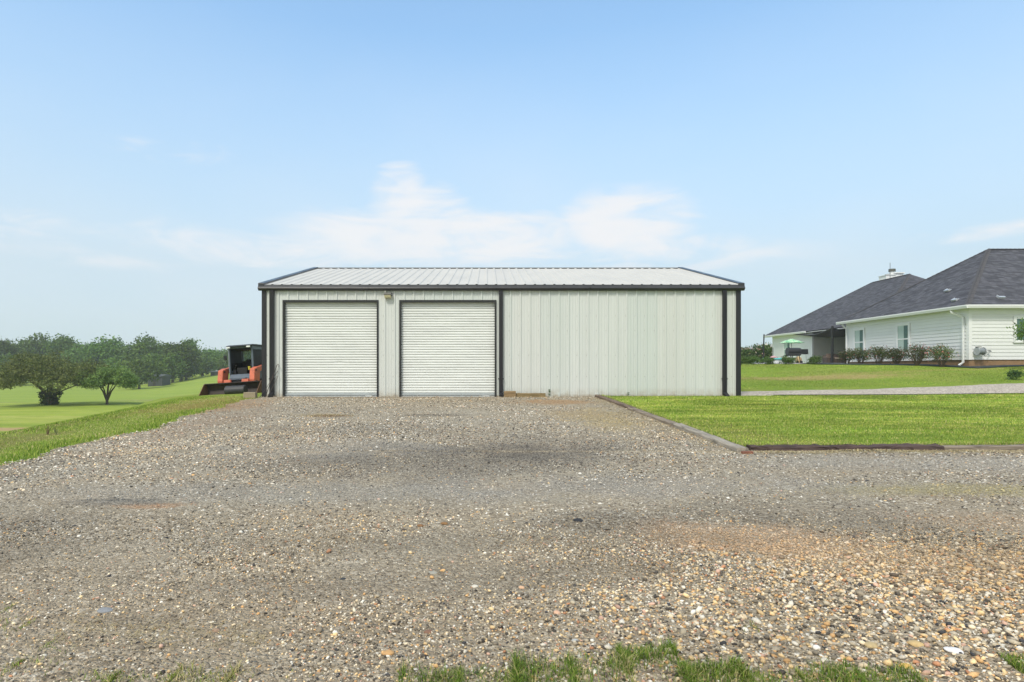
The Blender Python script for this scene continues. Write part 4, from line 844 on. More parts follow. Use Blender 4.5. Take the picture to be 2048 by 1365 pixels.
for args in [(23.95, 46, 30.7, 42.1, EZ+.04, .684, 'x'), (26.8, 39.7, 42.0, 59.6, EZ+.03, .667, 'y'), (31.5, 60, 42.3, 54.7, EZ+.05, .655, 'x')]:
    m, c, A, B = hiproof(*args); r_ = hmesh(m, 'roof', msh); roofs.append(r_)
    m = MB()
    if args[-1] == 'x':
        for a_, b_ in ((c[0], A), (c[3], A), (A, B)): cap(m, a_, b_)
    else:
        for a_, b_ in ((c[0], A), (c[3], B), (A, B)): cap(m, a_, b_)
    hsub(m, 'ridge_cap', MCAP, r_)
def fascia(p, q, zt=EZ+.05, h_=.17, th=.10):
    p = Vector(p); q = Vector(q); d = (q-p).normalized(); n_ = Vector((d.y, -d.x, 0))
    m = MB(); A = [(0, zt), (th, zt), (th*1.05, zt-.05), (th*.7, zt-h_), (0, zt-h_)]
    vs_ = [tuple(pt+n_*o_ + Vector((0, 0, z_))) for pt in (Vector((p.x, p.y, 0)), Vector((q.x, q.y, 0))) for o_, z_ in A]; k = len(A)
    m.add(vs_, [(i, (i+1) % k, k+(i+1) % k, k+i) for i in range(k)]+[tuple(range(k))[::-1], tuple(range(k, 2*k))]); return m
for p, q in [((23.90, 30.7), (46, 30.7)), ((23.95, 42.1), (23.95, 30.62)), ((26.8, 59.6), (26.8, 51.8)), ((46, 42.1), (23.9, 42.1))]:
    hmesh(fascia(p, q), 'gutter', MTR)
m = MB(); m.box(23.95, 46, 30.70, 31.1, EZ-.09, EZ-.07); m.box(23.96, 24.35, 31.1, 41.7, EZ-.09, EZ-.07); m.box(26.8, 31.1, 42.2, 51.4, EZ-.09, EZ-.05); m.box(26.8, 27.2, 51.5, 59.6, EZ-.09, EZ-.06); hmesh(m, 'soffit', MTR)
# downspouts
m = MB()
for pts_ in ([(23.93, 31.75, 4.62), (23.93, 31.7, 4.52), (24.25, 31.38, 4.25), (24.25, 31.36, 4.0), (24.25, 31.36, 1.95), (24.02, 31.36, 1.80)], [(23.93, 41.5, 4.6), (24.22, 41.5, 4.3), (24.22, 41.5, 1.95), (24.05, 41.5, 1.85)]):
    mm = MB(); mm.tube(pts_, .055, 4); hmesh(mm, 'downspout', MTR)
# windows
MGW, t = new_mat('window_glass'); setb(t, color=(.06, .13, .12), rough=.06, spec=.8)
MGW.node_tree.nodes['Principled BSDF'].inputs['Alpha'].default_value = .22
MCU = simple('curtain', (.66, .80, .74), .8, 0, .1, 12, .3, .01, (6, 6, .3)); MROOM = simple('dark_room', (.12, .21, .19), .9)
def window(origin, along, nrm, w_, z0, z1, curtains=True, div=True):
    al = Vector(along); nr = Vector(nrm); M = Matrix(((al.x, nr.x, 0, origin[0]), (al.y, nr.y, 0, origin[1]), (0, 0, 1, 0), (0, 0, 0, 1)))
    f = MB(); tw = .11
    f.box(-tw, 0, 0, .05, z0-tw*.2, z1+tw, M); f.box(w_, w_+tw, 0, .05, z0-tw*.2, z1+tw, M); f.box(0, w_, 0, .05, z1, z1+tw, M); f.box(-tw-.02, w_+tw+.02, 0, .07, z0-tw*.9, z0-tw*.2, M); f.box(0, w_, 0, .05, z0-tw*.2, z0, M)
    wn = hmesh(f, 'window', MTR)
    zm = (z0+z1)/2
    s_ = MB(); e = .035
    for (za, zb) in ((z0, zm), (zm, z1)) if div else ((z0, z1),):
        s_.box(0, e, .012, .04, za, zb, M); s_.box(w_-e, w_, .012, .04, za, zb, M); s_.box(e, w_-e, .012, .04, za, za+e, M); s_.box(e, w_-e, .012, .04, zb-e, zb, M)
    hsub(s_, 'sash', MTR, wn)
    g_ = MB(); g_.quad(*[M @ Vector(v) for v in ((e, .030, z0+e), (w_-e, .030, z0+e), (w_-e, .030, z1-e), (e, .030, z1-e))]); hsub(g_, 'glass', MGW, wn)
    r_ = MB(); r_.quad(*[M @ Vector(v) for v in ((0, .027, z0), (w_, .027, z0), (w_, .027, z1), (0, .027, z1))]); hsub(r_, 'dark_interior', MROOM, wn)
    if curtains:
        k_ = MB(); n_ = 14
        for i in range(n_):
            xa = w_*.42+w_*.52*i/n_; xb = w_*.42+w_*.52*(i+1)/n_; k_.quad(M @ Vector((xa, .0285+.001*(i % 2), z0)), M @ Vector((xb, .0285+.001*((i+1) % 2), z0)), M @ Vector((xb, .0285+.001*((i+1) % 2), z1)), M @ Vector((xa, .0285+.001*(i % 2), z1)))
        hsub(k_, 'curtain', MCU, wn)
window((24.325, 35.5, 0), (0, 1, 0), (-1, 0, 0), .95, 2.55, 4.18)
window((24.325, 39.75, 0), (0, 1, 0), (-1, 0, 0), .95, 2.55, 4.18)
window((26.68, 31.075, 0), (1, 0, 0), (0, -1, 0), 1.6, 3.04, 4.18, False, False)
window((27.17, 55.2, 0), (0, 1, 0), (-1, 0, 0), 1.1, 2.75, 4.1)
window((30.2, 31.075, 0), (1, 0, 0), (0, -1, 0), 1.0, 2.6, 4.18)
# roof vents
def on_leftA(px, py):   # left hip plane of the near wing
    u, v = (px-PX)/F, (PY-py)/F; k = .684; d = (EZ+.04-CAMZ-k*23.95)/(v-k*u); return u*d, d, v*d+CAMZ
def on_frontA(px, py):
    u, v = (px-PX)/F, (PY-py)/F; k = .684; d = (EZ+.04-CAMZ-k*30.7)/(v-k); return u*d, d, v*d+CAMZ
MV = simple('vent_zinc', (.55, .58, .60), .35, .4, .15, 6)
for (x, y, z), rz_ in ((on_leftA(1896, 583), 1.57), (on_leftA(1911, 602), 1.57), (on_frontA(2001, 597), 0)):
    m = MB(); c_, s_ = math.cos(rz_), math.sin(rz_); M = Matrix(((c_, s_, 0, x), (-s_, c_, 0, y), (0, 0, 1, z), (0, 0, 0, 1)))
    M = Matrix.Translation((x, y, z+.02)) @ Matrix.Rotation(-rz_, 4, 'Z') @ Matrix.Rotation(math.atan(.684), 4, 'X')
    m.box(-.17, .17, -.10, .10, 0, .03, M); m.box(-.17, .17, -.10, .02, .03, .10, M); m.box(-.15, -.11, .02, .13, .0, .10, M); hmesh(m, 'roof_vent', MV)
# chimney
m = MB(); m.box(35.0, 35.9, 54, 55.0, 7, 9.85); m.box(35.9, 36.65, 54.2, 55.3, 7, 10.05); m.box(35.84, 36.72, 54.1, 55.4, 10.05, 10.14); m.box(34.95, 35.84, 53.95, 55.05, 9.85, 9.90); ch = hmesh(m, 'chimney', MTR)
m = MB(); m.tube([(35.85, 54.5, 9.8), (35.85, 54.5, 10.25)], .20, 12); hsub(m, 'flue', MTR, ch)
m = MB(); m.tube([(35.85, 54.5, 10.25), (35.85, 54.5, 10.48)], .28, 12); hsub(m, 'chimney_cap', simple('cap_dark', (.10, .10, .085), .6), ch)
m = MB(); m.tube([(35.35, 54, 9.2), (35.35, 54, 10.95)], .022, 6); m.tube([(34.9, 54, 9.93), (35.35, 54, 9.93), (35.75, 54, 9.98)], .018, 6); hsub(m, 'antenna_mast', simple('mast', (.16, .17, .18), .5, .4), hs).matrix_parent_inverse = Matrix.Translation((-HB[0], -HB[1], -HB[2]))
m = MB(); m.box(27.0, 27.1, 51.3, 51.4, 4.0, 4.1); 
# hose reel
hr = empty('hose_reel', (24.66, 30.92, 2.5), 'grey wall-mounted hose reel beside the house corner downspout', 'hose reel')
def cyl(m, p, q, r_, seg=24): m.tube([p, q], r_, seg)
m = MB(); cyl(m, (-.13, -.1, 0), (.17, -.1, 0), .155); m.build('reel_drum', simple('hose_grey', (.20, .23, .26), .5, 0, .4, 30, .5, .01, (8, 1, 1)), hr)
for xx in (-.15, .18): m = MB(); cyl(m, (xx, -.1, 0), (xx+.025, -.1, 0), .205); m.build('reel_side', simple('reel_side', (.35, .38, .40), .4), hr, bevel=.005)
m = MB(); m.box(-.16, .05, -.17, -.02, .20, .235); m.build('reel_handle', MBK2, hr)
m = MB(); m.box(-.1, .12, -.02, .1, -.05, .05); m.build('wall_bracket', MV, hr)
m = MB(); m.tube([(.1, -.2, -.18), (.28, -.1, -.23), (.45, -.05, -.17), (.55, -.04, -.06), (.60, .0, .02)], .014, 8); m.build('hose', simple('hose_grey_b', (.22, .25, .27), .5), hr, smooth=True)
m = MB(); m.tube([(.52, .05, .03), (.62, 0, .02), (.68, 0, .0)], [.02, .035, .015], 8); m.build('tap', MBK2, hr)

# ---------------- patio things
def at(px, py, Y): return ((px-PX)*Y/F, Y, CAMZ+(PY-py)*Y/F)
MBLK = simple('black_metal', (.014, .015, .018), .45); 
# shade sail
P1 = Vector(at(1665, 655, 44)); P2 = Vector((24.9, 42.3, 4.50)); P3 = Vector(at(1582, 668.5, 55)); P4 = Vector((30.6, 51.2, 4.35))
m = MB(); n_ = 16; grid = []
for i in range(n_+1):
    for j in range(n_+1):
        u, v = i/n_, j/n_; p = P1*(1-u)*(1-v)+P3*u*(1-v)+P2*(1-u)*v+P4*u*v
        sag = -.30*math.sin(math.pi*u)*(1-.3*v)-.15*math.sin(math.pi*v); grid.append(p+Vector((0.25*math.sin(math.pi*u)*(1-v), 0, sag)))
m.add(grid, [(i*(n_+1)+j, (i+1)*(n_+1)+j, (i+1)*(n_+1)+j+1, i*(n_+1)+j+1) for i in range(n_) for j in range(n_)])
sl = m.build('shade_sail', simple('sail_fabric', (.022, .022, .028), .9, 0, .1, 5), smooth=True); sm = sl.modifiers.new('solid', 'SOLIDIFY'); sm.thickness = .01; tag(sl, 'dark shade sail stretched over the patio below the roof edge', 'shade sail')
m = MB(); m.tube([grid[i*(n_+1)] for i in range(n_+1)], .03, 6); em = m.build('edge_webbing', simple('webbing', (.09, .09, .10), .8)); em.parent = sl
b = at(1664, 729, 44); m = MB(); m.tube([(b[0], b[1], b[2]-.25), tuple(P1+Vector((0, 0, .08)))], [.09, .085], 10); tag(m.build('sail_post', MBLK), 'thick black post holding up the shade sail beside the rose bushes', 'post')
b = at(1526, 725, 48); tp = at(1528, 670, 48); m = MB(); m.tube([(b[0], b[1], b[2]-.3), tp], [.055, .05], 8); m.tube([tp, (tp[0]+.02, tp[1], tp[2]+.02)], .06, 8); tag(m.build('sail_post', MBLK), 'thin black post standing alone near the hot tub', 'post')
# umbrella
ux, uy, uz = at(1583, 678, 49); um = empty('patio_umbrella', (ux, uy, 2.06), 'green patio umbrella open beside the black smoker grill', 'umbrella')
zc = uz-2.06
m = MB(); n_ = 8; rr = .95
apex = (0, 0, zc); vs_ = [apex]; 
for i in range(n_): a_ = 2*math.pi*i/n_+.3; vs_.append((rr*.5*math.cos(a_), rr*.5*math.sin(a_), zc-.14)); 
for i in range(n_): a_ = 2*math.pi*i/n_+.3; vs_.append((rr*math.cos(a_), rr*math.sin(a_), zc-.34))
for i in range(n_): a_ = 2*math.pi*(i+.5)/n_+.3; vs_.append((rr*.90*math.cos(a_), rr*.90*math.sin(a_), zc-.31))
fs_ = [(0, 1+i, 1+(i+1) % n_) for i in range(n_)]+[(1+i, 9+i, 17+i) for i in range(n_)]+[(1+i, 17+i, 1+(i+1) % n_) for i in range(n_)]+[(1+(i+1) % n_, 17+i, 9+(i+1) % n_) for i in range(n_)]
m.add(vs_, fs_); mu, t = new_mat('umbrella_fabric'); nu = t.noise(objc(t), 5, 3); setb(t, color=t.ramp(nu, [(.38, (.16, .42, .22)), (.5, (.25, .58, .34)), (.58, (.55, .75, .50))]), rough=.8)
cnp = m.build('canopy', mu, um); sm = cnp.modifiers.new('solid', 'SOLIDIFY'); sm.thickness = .008
m = MB(); m.tube([(0, 0, 0), (0, 0, zc+.03)], .022, 8); m.build('pole', simple('pole_grey', (.22, .22, .22), .4), um)
m = MB(); m.tube([(0, 0, -.02), (0, 0, .07)], .25, 14); m.build('base', MBLK, um)
for i in range(n_): a_ = 2*math.pi*i/n_+.3; m = MB(); m.tube([(0, 0, zc-.05), (rr*math.cos(a_)*.97, rr*math.sin(a_)*.97, zc-.35)], .008, 4); m.build('rib', MBLK, um)
# smoker grill
gx, gy_, _ = at(1591, 727, 44.5); gr = empty('smoker_grill', (gx, gy_, 2.02), 'black barrel smoker grill with side firebox on the patio', 'grill')
m = MB(); m.tube([(-.62, 0, .84), (.32, 0, .84)], .29, 20); m.build('barrel', MBLK, gr, bevel=.01)
m = MB(); m.tube([(-.60, -.19, .96), (.30, -.19, .96)], .018, 6); m.build('lid_handle', MV, gr)
m = MB(); m.box(.34, .80, -.24, .22, .66, 1.03); m.build('firebox', MBLK, gr, bevel=.02)
m = MB(); m.box(-.60, .30, -.46, -.26, .66, .69); m.build('front_shelf', simple('shelf_grey', (.12, .12, .13), .4), gr)
m = MB(); m.box(-.74,-.62,-.12,.12,.5,.62); m.build('side_shelf', MBLK, gr)
for (x0, y0, x1, y1) in ((-.28, -.15, -.34, -.25), (-.28, .15, -.34, .25), (.18, -.15, .26, -.25), (.18, .15, .26, .25)):
    m = MB(); m.tube([(x0, y0, .58), (x1, y1, 0)], .028, 6); m.build('leg', MBLK, gr)
m = MB(); m.tube([(-.45, 0, 1.0), (-.45, 0, 1.16)], .05, 10); m.build('chimney_stack', MBLK, gr)
for yy in (-.28, .28): m = MB(); m.tube([(.28, yy-.02, .10), (.28, yy+.02, .10)], .10, 14); m.build('wheel', MBLK, gr)
for ya_ in (-.2, .2): m = MB(); m.tube([(.80, ya_*.9, .95), (.95, ya_*1.2, .02)], .015, 6); m.build('prop_leg', MV, gr)
x, y, z = at(1597, 718, 47); m = MB(); m.tube([(0, 0, 0), (0, 0, .05), (0, 0, .35), (0, 0, .48), (0, 0, .55)], [.15, .22, .24, .17, .06], 12); o = m.build('tan_sack', simple('sack', (.45, .33, .18), .9, 0, .2, 6), smooth=True); o.location = (x, y, 2.04); tag(o, 'round tan pot standing behind the smoker grill', 'pot')
# hot tub / kiddie pool
x, y, z = at(1548, 722, 46.5); hp = empty('paddling_pool', (x, y, 2.05), 'low round paddling pool with pale side behind the clipped shrubs', 'paddling pool')
m = MB(); m.tube([(0, 0, 0), (0, 0, .32)], .72, 28); m.build('pool_wall', simple('pool_pale', (.62, .66, .68), .5, 0, .1, 4), hp)
m = MB(); vs_ = []; 
m.tube([(.75*math.cos(a_*math.pi/14), .75*math.sin(a_*math.pi/14), .33) for a_ in range(29)], .07, 8); m.build('pool_ring', simple('pool_teal', (.10, .50, .52), .4), hp, smooth=True)
m = MB(); m.tube([(-.45, -.1, .36), (-.1, -.15, .44), (.25, -.1, .38)], [.08, .13, .07], 8); m.build('float_toy', simple('pink', (.60, .33, .36), .5), hp, smooth=True)
# wicker furniture
MWK, t = new_mat('wicker'); vv_ = t.n('ShaderNodeTexBrick', {'Vector': objc(t), 'Color1': (.10, .075, .06, 1), 'Color2': (.05, .04, .035, 1), 'Mortar': (.015, .012, .01, 1), 'Scale': 12.0}); setb(t, color=vv_.outputs[0], rough=.8)
x, y, z = at(1655, 728, 45.0)
ot = empty('wicker_ottoman', (x-.25, y-.6, 2.02), 'square dark wicker ottoman left of the thick black post', 'ottoman'); m = MB(); m.box(-.30, .30, -.28, .28, .04, .42); m.build('frame', MWK, ot, bevel=.02); m = MB(); m.box(-.28, .28, -.26, .26, .425, .48); m.build('seat_cushion', simple('cushion_brown', (.20, .15, .12), .9), ot, bevel=.02)
sf = empty('wicker_sofa', (x+.85, y+.1, 2.02), 'long dark wicker sofa with tan cushions behind the thick black post', 'sofa')
m = MB(); m.box(-.95, .95, -.38, .38, .05, .34); m.box(-.95, .95, .28, .40, .34, .62); m.box(-.95, -.80, -.38, .28, .34, .52); m.box(.80, .95, -.38, .28, .34, .52); m.build('frame', MWK, sf, bevel=.015)
for k in range(3): m = MB(); m.box(-.79+k*.53, -.79+k*.53+.51, -.36, .27, .345, .44); m.build('seat_cushion', simple('cushion_tan', (.36, .30, .24), .9, 0, .1), sf, bevel=.02)
for k in range(3): m = MB(); m.box(-.79+k*.53, -.79+k*.53+.51, .15, .27, .445, .72); m.build('back_cushion', simple('cushion_dark', (.16, .12, .10), .9, 0, .1), sf, bevel=.02)

# ================================================================== FOLIAGE
def leafmat(name, hue=0.):
    m, t = new_mat(name); a = t.n('ShaderNodeAttribute', attribute_name='tint').outputs[0]
    oi = t.n('ShaderNodeObjectInfo').outputs['Random']
    h = t.n('ShaderNodeHueSaturation', {'Color': a, 'Hue': t.n('ShaderNodeMapRange', {0: oi, 1: 0, 2: 1, 3: .487, 4: .515}).outputs[0], 'Saturation': 1.0, 'Value': t.n('ShaderNodeMapRange', {0: oi, 1: 0, 2: 1, 3: .62, 4: 1.38}).outputs[0]}).outputs[0]
    setb(t, color=h, rough=.65, spec=.25)
    tr = t.n('ShaderNodeBsdfTranslucent', {'Color': h}); mx = t.n('ShaderNodeMixShader', {0: .22, 1: t.bs.outputs[0], 2: tr.outputs[0]}); t.nt.links.new(mx.outputs[0], t.out.inputs[0]); return m
MLF = leafmat('foliage'); 
mbk, t = new_mat('bark'); nb_ = t.noise(t.scale(objc(t), (9, 9, 2)), 1, 5, .7); setb(t, color=t.ramp(nb_, [(.3, (.025, .02, .016)), (.7, (.10, .08, .06))]), rough=.9, normal=bump(t, nb_, .6, .03))
def crown_mesh(name, blobs, n, size, pal, parent=None, flat=0., shell=.55, mat=None, cl=1.0, extra=None):
    V, C = crown_arr(blobs, n, size, pal, flat, shell, cl)
    if extra: V2, C2 = crown_arr(*extra); V = np.concatenate([V, V2]); C = np.concatenate([C, C2])
    return np_mesh(name, V, np.arange(len(V)).reshape(-1, 4), 4, mat or MLF, C, parent=parent)
def crown_arr(blobs, n, size, pal, flat=0., shell=.55, cl=1.0):
    B = np.array(blobs, float); w_ = (B[:, 3]*B[:, 4]*B[:, 5])**.667; w_ /= w_.sum()
    bi = rng.choice(len(B), n, p=w_); d = rng.normal(size=(n, 3)); d /= np.linalg.norm(d, axis=1)[:, None]
    rad = (shell+(1.05-shell)*rng.random(n)**.6)
    # lumpy radius
    rad *= 1+.16*np.sin(d[:, 0]*7+bi)*np.sin(d[:, 1]*6+bi*2)*np.sin(d[:, 2]*8+bi)
    p = B[bi, :3]+d*B[bi, 3:]*rad[:, None]
    # sub clumps: pull leaves to random cluster centres so gaps appear
    nc_ = max(20, n//26); cc_ = p[rng.choice(n, nc_)]; near_ = rng.integers(0, nc_, n); 
    if cl > 0:
        sel = rng.random(n) < .72; 
        jit = rng.normal(0, 1, (n, 3))*size*np.array([2.6, 2.6, 1.5])*cl; p = np.where(sel[:, None], cc_[near_]+jit, p)
    if flat: p[:, 2] = np.maximum(p[:, 2], flat)
    nrm = d*.6+rng.normal(0, .6, (n, 3))+np.array([0, 0, .35]); nrm /= np.linalg.norm(nrm, axis=1)[:, None]
    t1 = np.cross(nrm, rng.normal(size=(n, 3))); t1 /= np.linalg.norm(t1, axis=1)[:, None]; t2 = np.cross(nrm, t1)
    s_ = size*rng.uniform(.55, 1.25, n)[:, None]
    V = np.stack([p-t1*s_, p+t2*s_*.55, p+t1*s_, p-t2*s_*.55], 1).reshape(-1, 3)
    pal = np.array(pal); ct = rng.random(nc_); mix_ = np.clip(ct[near_]*.6+rng.random(n)*.5, 0, .999)*(len(pal)-1); i0 = mix_.astype(int); f = (mix_-i0)[:, None]
    col = pal[i0]*(1-f)+pal[np.minimum(i0+1, len(pal)-1)]*f; col = col*rng.uniform(.8, 1.2, (n, 1))
    return V, np.repeat(col, 4, 0)
PF = [(.020, .042, .010), (.068, .125, .024), (.11, .19, .036), (.16, .255, .055)]
def tree(name, x, y, h, w_, label, cat='tree', group=None, n=4000, size=.32, pal=PF, trunk_h=.28, tr=.3, nb=11, seed=1, zb=None, flatness=.6, squash=1.):
    r_ = random.Random(seed); z = gz(x, y) if zb is None else zb
    e = empty(name, (x, y, z), label, cat, group)
    H0 = h*trunk_h; blobs = []
    for i in range(nb):
        a_ = r_.uniform(0, 6.28); rr_ = w_/2*r_.uniform(.15, .68); br = w_*r_.uniform(.16, .27)
        bz = H0+(h-H0)*r_.uniform(.35, .80)-rr_/w_*h*.25
        bz += r_.uniform(-.06, .06)*h; blobs.append((math.cos(a_)*rr_, math.sin(a_)*rr_, min(bz, h*.93), br, br, min(br*flatness*squash*1.2, h*1.02-bz)))
    blobs.append((0, 0, h-w_*.2, w_*.24, w_*.24, w_*.2)); blobs.append((0, 0, H0+(h-H0)*.45, w_*.36, w_*.36, (h-H0)*.38))
    crown_mesh('crown', blobs, n, size, pal, e)
    m = MB(); m.tube([(0, 0, -.3), (0, 0, 0), (w_*.01, 0, H0*.6), (0, w_*.01, H0), (0, 0, H0+(h-H0)*.5)], [tr*1.3, tr*1.1, tr*.85, tr*.7, tr*.2], 8)
    for b in blobs[:6]:
        s_ = H0*r_.uniform(.6, 1.); m.tube([(0, 0, s_), (b[0]*.4, b[1]*.4, s_+(b[2]-s_)*.5), (b[0]*.9, b[1]*.9, b[2])], [tr*.5, tr*.32, tr*.1], 6)
    m.build('trunk', mbk, e, smooth=True); return e
# far tree line
def pxtree(px, ytop, wpx, Y, name, label, **k):
    x = (px-PX)*Y/F; z = gz(x, Y); top = CAMZ+(PY-ytop)*Y/F; return tree(name, x, Y, (top-z), wpx*Y/F, label, **k)
farl = [(-40, 690, 90, 175), (2, 682, 60, 178), (38, 690, 50, 185), (76, 668, 54, 190), (124, 672, 50, 186), (163, 692, 46, 182), (203, 675, 84, 176), (243, 703, 36, 190), (291, 673, 84, 172), (336, 686, 62, 180), (362, 688, 52, 165), (379, 682, 20, 190), (414, 698, 46, 200), (446, 704, 56, 215), (486, 700, 72, 205), (525, 699, 74, 215)]
names = ['cut off by the left edge of view', 'at the left edge of the photo, behind the big spreading tree', 'low and rounded behind the big spreading tree', 'tallest of the left group, with airy top', 'airy-topped right of the tallest', 'low, in the dip right of the airy-topped pair', 'broad dome behind the small forked tree', 'low filler right of the broad dome', 'second broad dome, highest in the middle', 'rounded shoulder right of the highest dome', 'thin spire top at the end of the dense line', 'small, at the foot of the spire', 'open sparse crown in the gap left of the loader', 'just left of the loader cab', 'seen through and behind the loader cab', 'hidden mostly behind the building corner']
for i, (px, yt, wp, Y_) in enumerate(farl):
    pxtree(px, yt, wp*1.15, Y_, 'shade_tree', 'distant dark green tree, '+names[i], group='distant tree line beyond the meadow', n=8500 if i != 12 else 2600, size=.37, seed=20+i, trunk_h=.18, tr=.45, nb=13 if i not in (3, 4, 12) else 16, flatness=.75)
# second row, nearer and filling the bases
for i, (px, yt, wp, Y_, lb) in enumerate([(310, 712, 62, 158, 'dark tree with low crown in front of the dark shed'), (345, 706, 50, 160, 'dark rounded tree standing right of the dark shed'), (372, 716, 46, 166, 'tree with bare trunk at the right end of the wood'), (150, 705, 70, 168, 'low dark tree between the two near trees'), (20, 712, 80, 160, 'low dark tree behind the left side of the big spreading tree'), (235, 712, 50, 170, 'low dark tree left of the bright green one'), (405, 716, 40, 178, 'small mid green tree beside the far dark hut'), (462, 716, 60, 185, 'light green bush-like tree touching the loader cab')]):
    pxtree(px, yt, wp, Y_, 'shade_tree', lb, group='distant tree line beyond the meadow', n=5200, size=.34, seed=60+i, trunk_h=.12, tr=.4, flatness=.9)
pxtree(278, 717, 74, 140, 'green_tree', 'bright green low tree behind the small forked tree', n=4600, size=.34, seed=77, trunk_h=.2, tr=.3, pal=[(.06, .12, .02), (.09, .17, .03), (.14, .24, .045), (.18, .28, .06)])
# near spreading tree
def spread_tree(px, ybase, ytop, wpx, Y_, name, label, limbs, pal, n, size, trunk, seed, crown_lo, ivy=False):
    r_ = random.Random(seed); x = (px-PX)*Y_/F; z = gz(x, Y_); zt = CAMZ+(PY-ytop)*Y_/F-z; W = wpx*Y_/F; e = empty(name, (x, Y_, z), label, 'tree'); lo = crown_lo
    blobs = []
    for i in range(26):
        a_ = r_.uniform(0, 6.28); q = math.sqrt(r_.random())*.40*W; dz = (zt-lo)*(1-(q/(W*.5))**2*.85)
        bz = lo+dz*r_.uniform(.35, .74); blobs.append((math.cos(a_)*q, math.sin(a_)*q, bz, W*.13, W*.13, min((zt-lo)*.30, zt-bz)))
    crown_mesh('crown', blobs, n, size, pal, e, shell=.3, cl=.75)
    m = MB(); th, tr = trunk
    m.tube([(0, 0, -.2), (0, 0, 0), (0, 0, th*.6), (0, 0, th)], [tr*1.25, tr*1.1, tr, tr*.95], 10)
    for lx, ly, lz, lr in limbs: m.tube([(lx*.04, ly*.04, th*.75), (lx*.35, ly*.35, th+(lz-th)*.40), (lx*.75, ly*.75, th+(lz-th)*.75), (lx, ly, lz)], [lr, lr*.8, lr*.55, lr*.25], 7)
    m.build('trunk', mbk, e, smooth=True)
    if ivy:
        crown_mesh('ivy', [(0, 0, th*.5, tr*1.7, tr*1.7, th*.75), (-.55, 0, th*1.25, .45, .35, .45), (.6, 0, th*1.3, .5, .35, .5), (0, .2, th*1.5, .5, .3, .5)], 2600, .11, [(.012, .03, .012), (.025, .055, .02), (.04, .08, .025)], e, shell=.6, cl=.5)
    return e
OL = [(.055, .085, .026), (.105, .15, .040), (.18, .215, .065), (.25, .28, .09)]
spread_tree(100, 808, 702, 240, 64, 'spreading_tree', 'large wide spreading olive green tree with ivy-covered trunk in the meadow', [(-2.4, .3, 2.6, .18), (2.5, -.2, 2.9, .2), (3.6, .4, 2.5, .08), (-.9, .8, 3.0, .2), (.7, -.6, 3.1, .2), (-1.5, -.9, 2.8, .15), (.1, .4, 3.3, .2)], OL, 42000, .095, (.85, .40), 3, 1.95, True)
spread_tree(214, 806, 723, 112, 64, 'forked_tree', 'small round-headed tree with forked trunk on the meadow', [(-1.25, .1, 2.5, .10), (1.3, -.1, 2.5, .10), (.05, .3, 2.9, .12), (.7, .2, 2.6, .06), (-.5, -.4, 2.7, .08)], [(.06, .10, .03), (.10, .155, .042), (.16, .225, .06), (.22, .29, .085)], 22000, .085, (.62, .125), 5, 1.95)
# dark hut etc under the far trees
MDH = simple('dark_boards', (.045, .05, .055), .8); 
def hut(px0, px1, y0, y1, Y_, name, label, cat, roof=True, depth=4):
    xa, xb = (px0-PX)*Y_/F, (px1-PX)*Y_/F; zb = CAMZ+(PY-y1)*Y_/F; zt = CAMZ+(PY-y0)*Y_/F; zg = gz((xa+xb)/2, Y_); zb = min(zb, zg)-.2
    e = empty(name, ((xa+xb)/2, Y_, zb), label, cat); w2 = (xb-xa)/2; h_ = zt-zb
    m = MB(); m.box(-w2, w2, 0, depth, 0, h_*.88); m.build('wall', MDH, e)
    m = MB(); m.prism([(-.3, h_*.88+.01), (depth/2, h_+.15), (depth+.3, h_*.88+.01), (depth+.3, h_*.88-.1), (-.3, h_*.88-.1)], 'x', -w2-.3, w2+.3); m.build('roof', simple('dark_tin', (.06, .07, .07), .8), e)
    m = MB(); m.box(-w2*.3, w2*.1, -.03, 0, 0, h_*.7); m.build('door', simple('door_dark', (.02, .02, .022), .8), e)
hut(296, 324, 750, 768, 150, 'shed', 'dark open shed under the trees at the far side of the meadow', 'shed'); hut(421, 436, 743, 752.5, 172, 'small_hut', 'small dark hut in the gap left of the loader', 'hut', depth=2.5); 
m = MB(); xa, xb = (248-PX)*148/F, (272-PX)*148/F; m.box(xa, xb, 148, 148.3, gz(xa, 148)-.3, CAMZ-(765-PY)*148/F); tag(m.build('low_wall', simple('grey_wall', (.12, .13, .12), .9)), 'low grey wall under the bright green tree', 'wall')

# shrubs by the house
def bush(x, y, h, w_, n, size, pal, name, label, cat, group=None, stems=0, flowers=None, nb=7, cl=1., zb=None, shell=.4, lowfrac=.0):
    z = (gz(x, y) if zb is None else zb); e = empty(name, (x, y, z), label, cat, group); blobs = []
    for i in range(nb):
        a_ = random.uniform(0, 6.28); q = random.uniform(.0, .30)*w_; bz = h*random.uniform(.42+lowfrac, .70); blobs.append((math.cos(a_)*q, math.sin(a_)*q, bz, w_*.24, w_*.24, min(h*.30, h-bz)))
    if lowfrac == 0: blobs.append((0, 0, h*.42, w_*.42, w_*.42, h*.42))
    fb = [(b[0], b[1], b[2], b[3]*1.1, b[4]*1.1, b[5]*1.12) for b in blobs]
    crown_mesh('foliage', blobs, n, size, pal, e, shell=shell, cl=cl, extra=(fb, flowers[0], flowers[1], flowers[2], 0., .9, 0) if flowers else None)
    if stems:
        m = MB()
        for i in range(stems):
            a_ = random.uniform(0, 6.28); q = random.uniform(.2, .42)*w_; m.tube([(math.cos(a_)*.05, math.sin(a_)*.05, -.05), (math.cos(a_)*q*.5, math.sin(a_)*q*.5, h*.4), (math.cos(a_)*q, math.sin(a_)*q, h*.8)], [.014, .010, .005], 4)
        m.build('stems', simple('stem', (.10, .075, .05), .8), e)
    return e
RO = [(.035, .060, .024), (.065, .10, .036), (.11, .145, .055), (.17, .19, .08)]
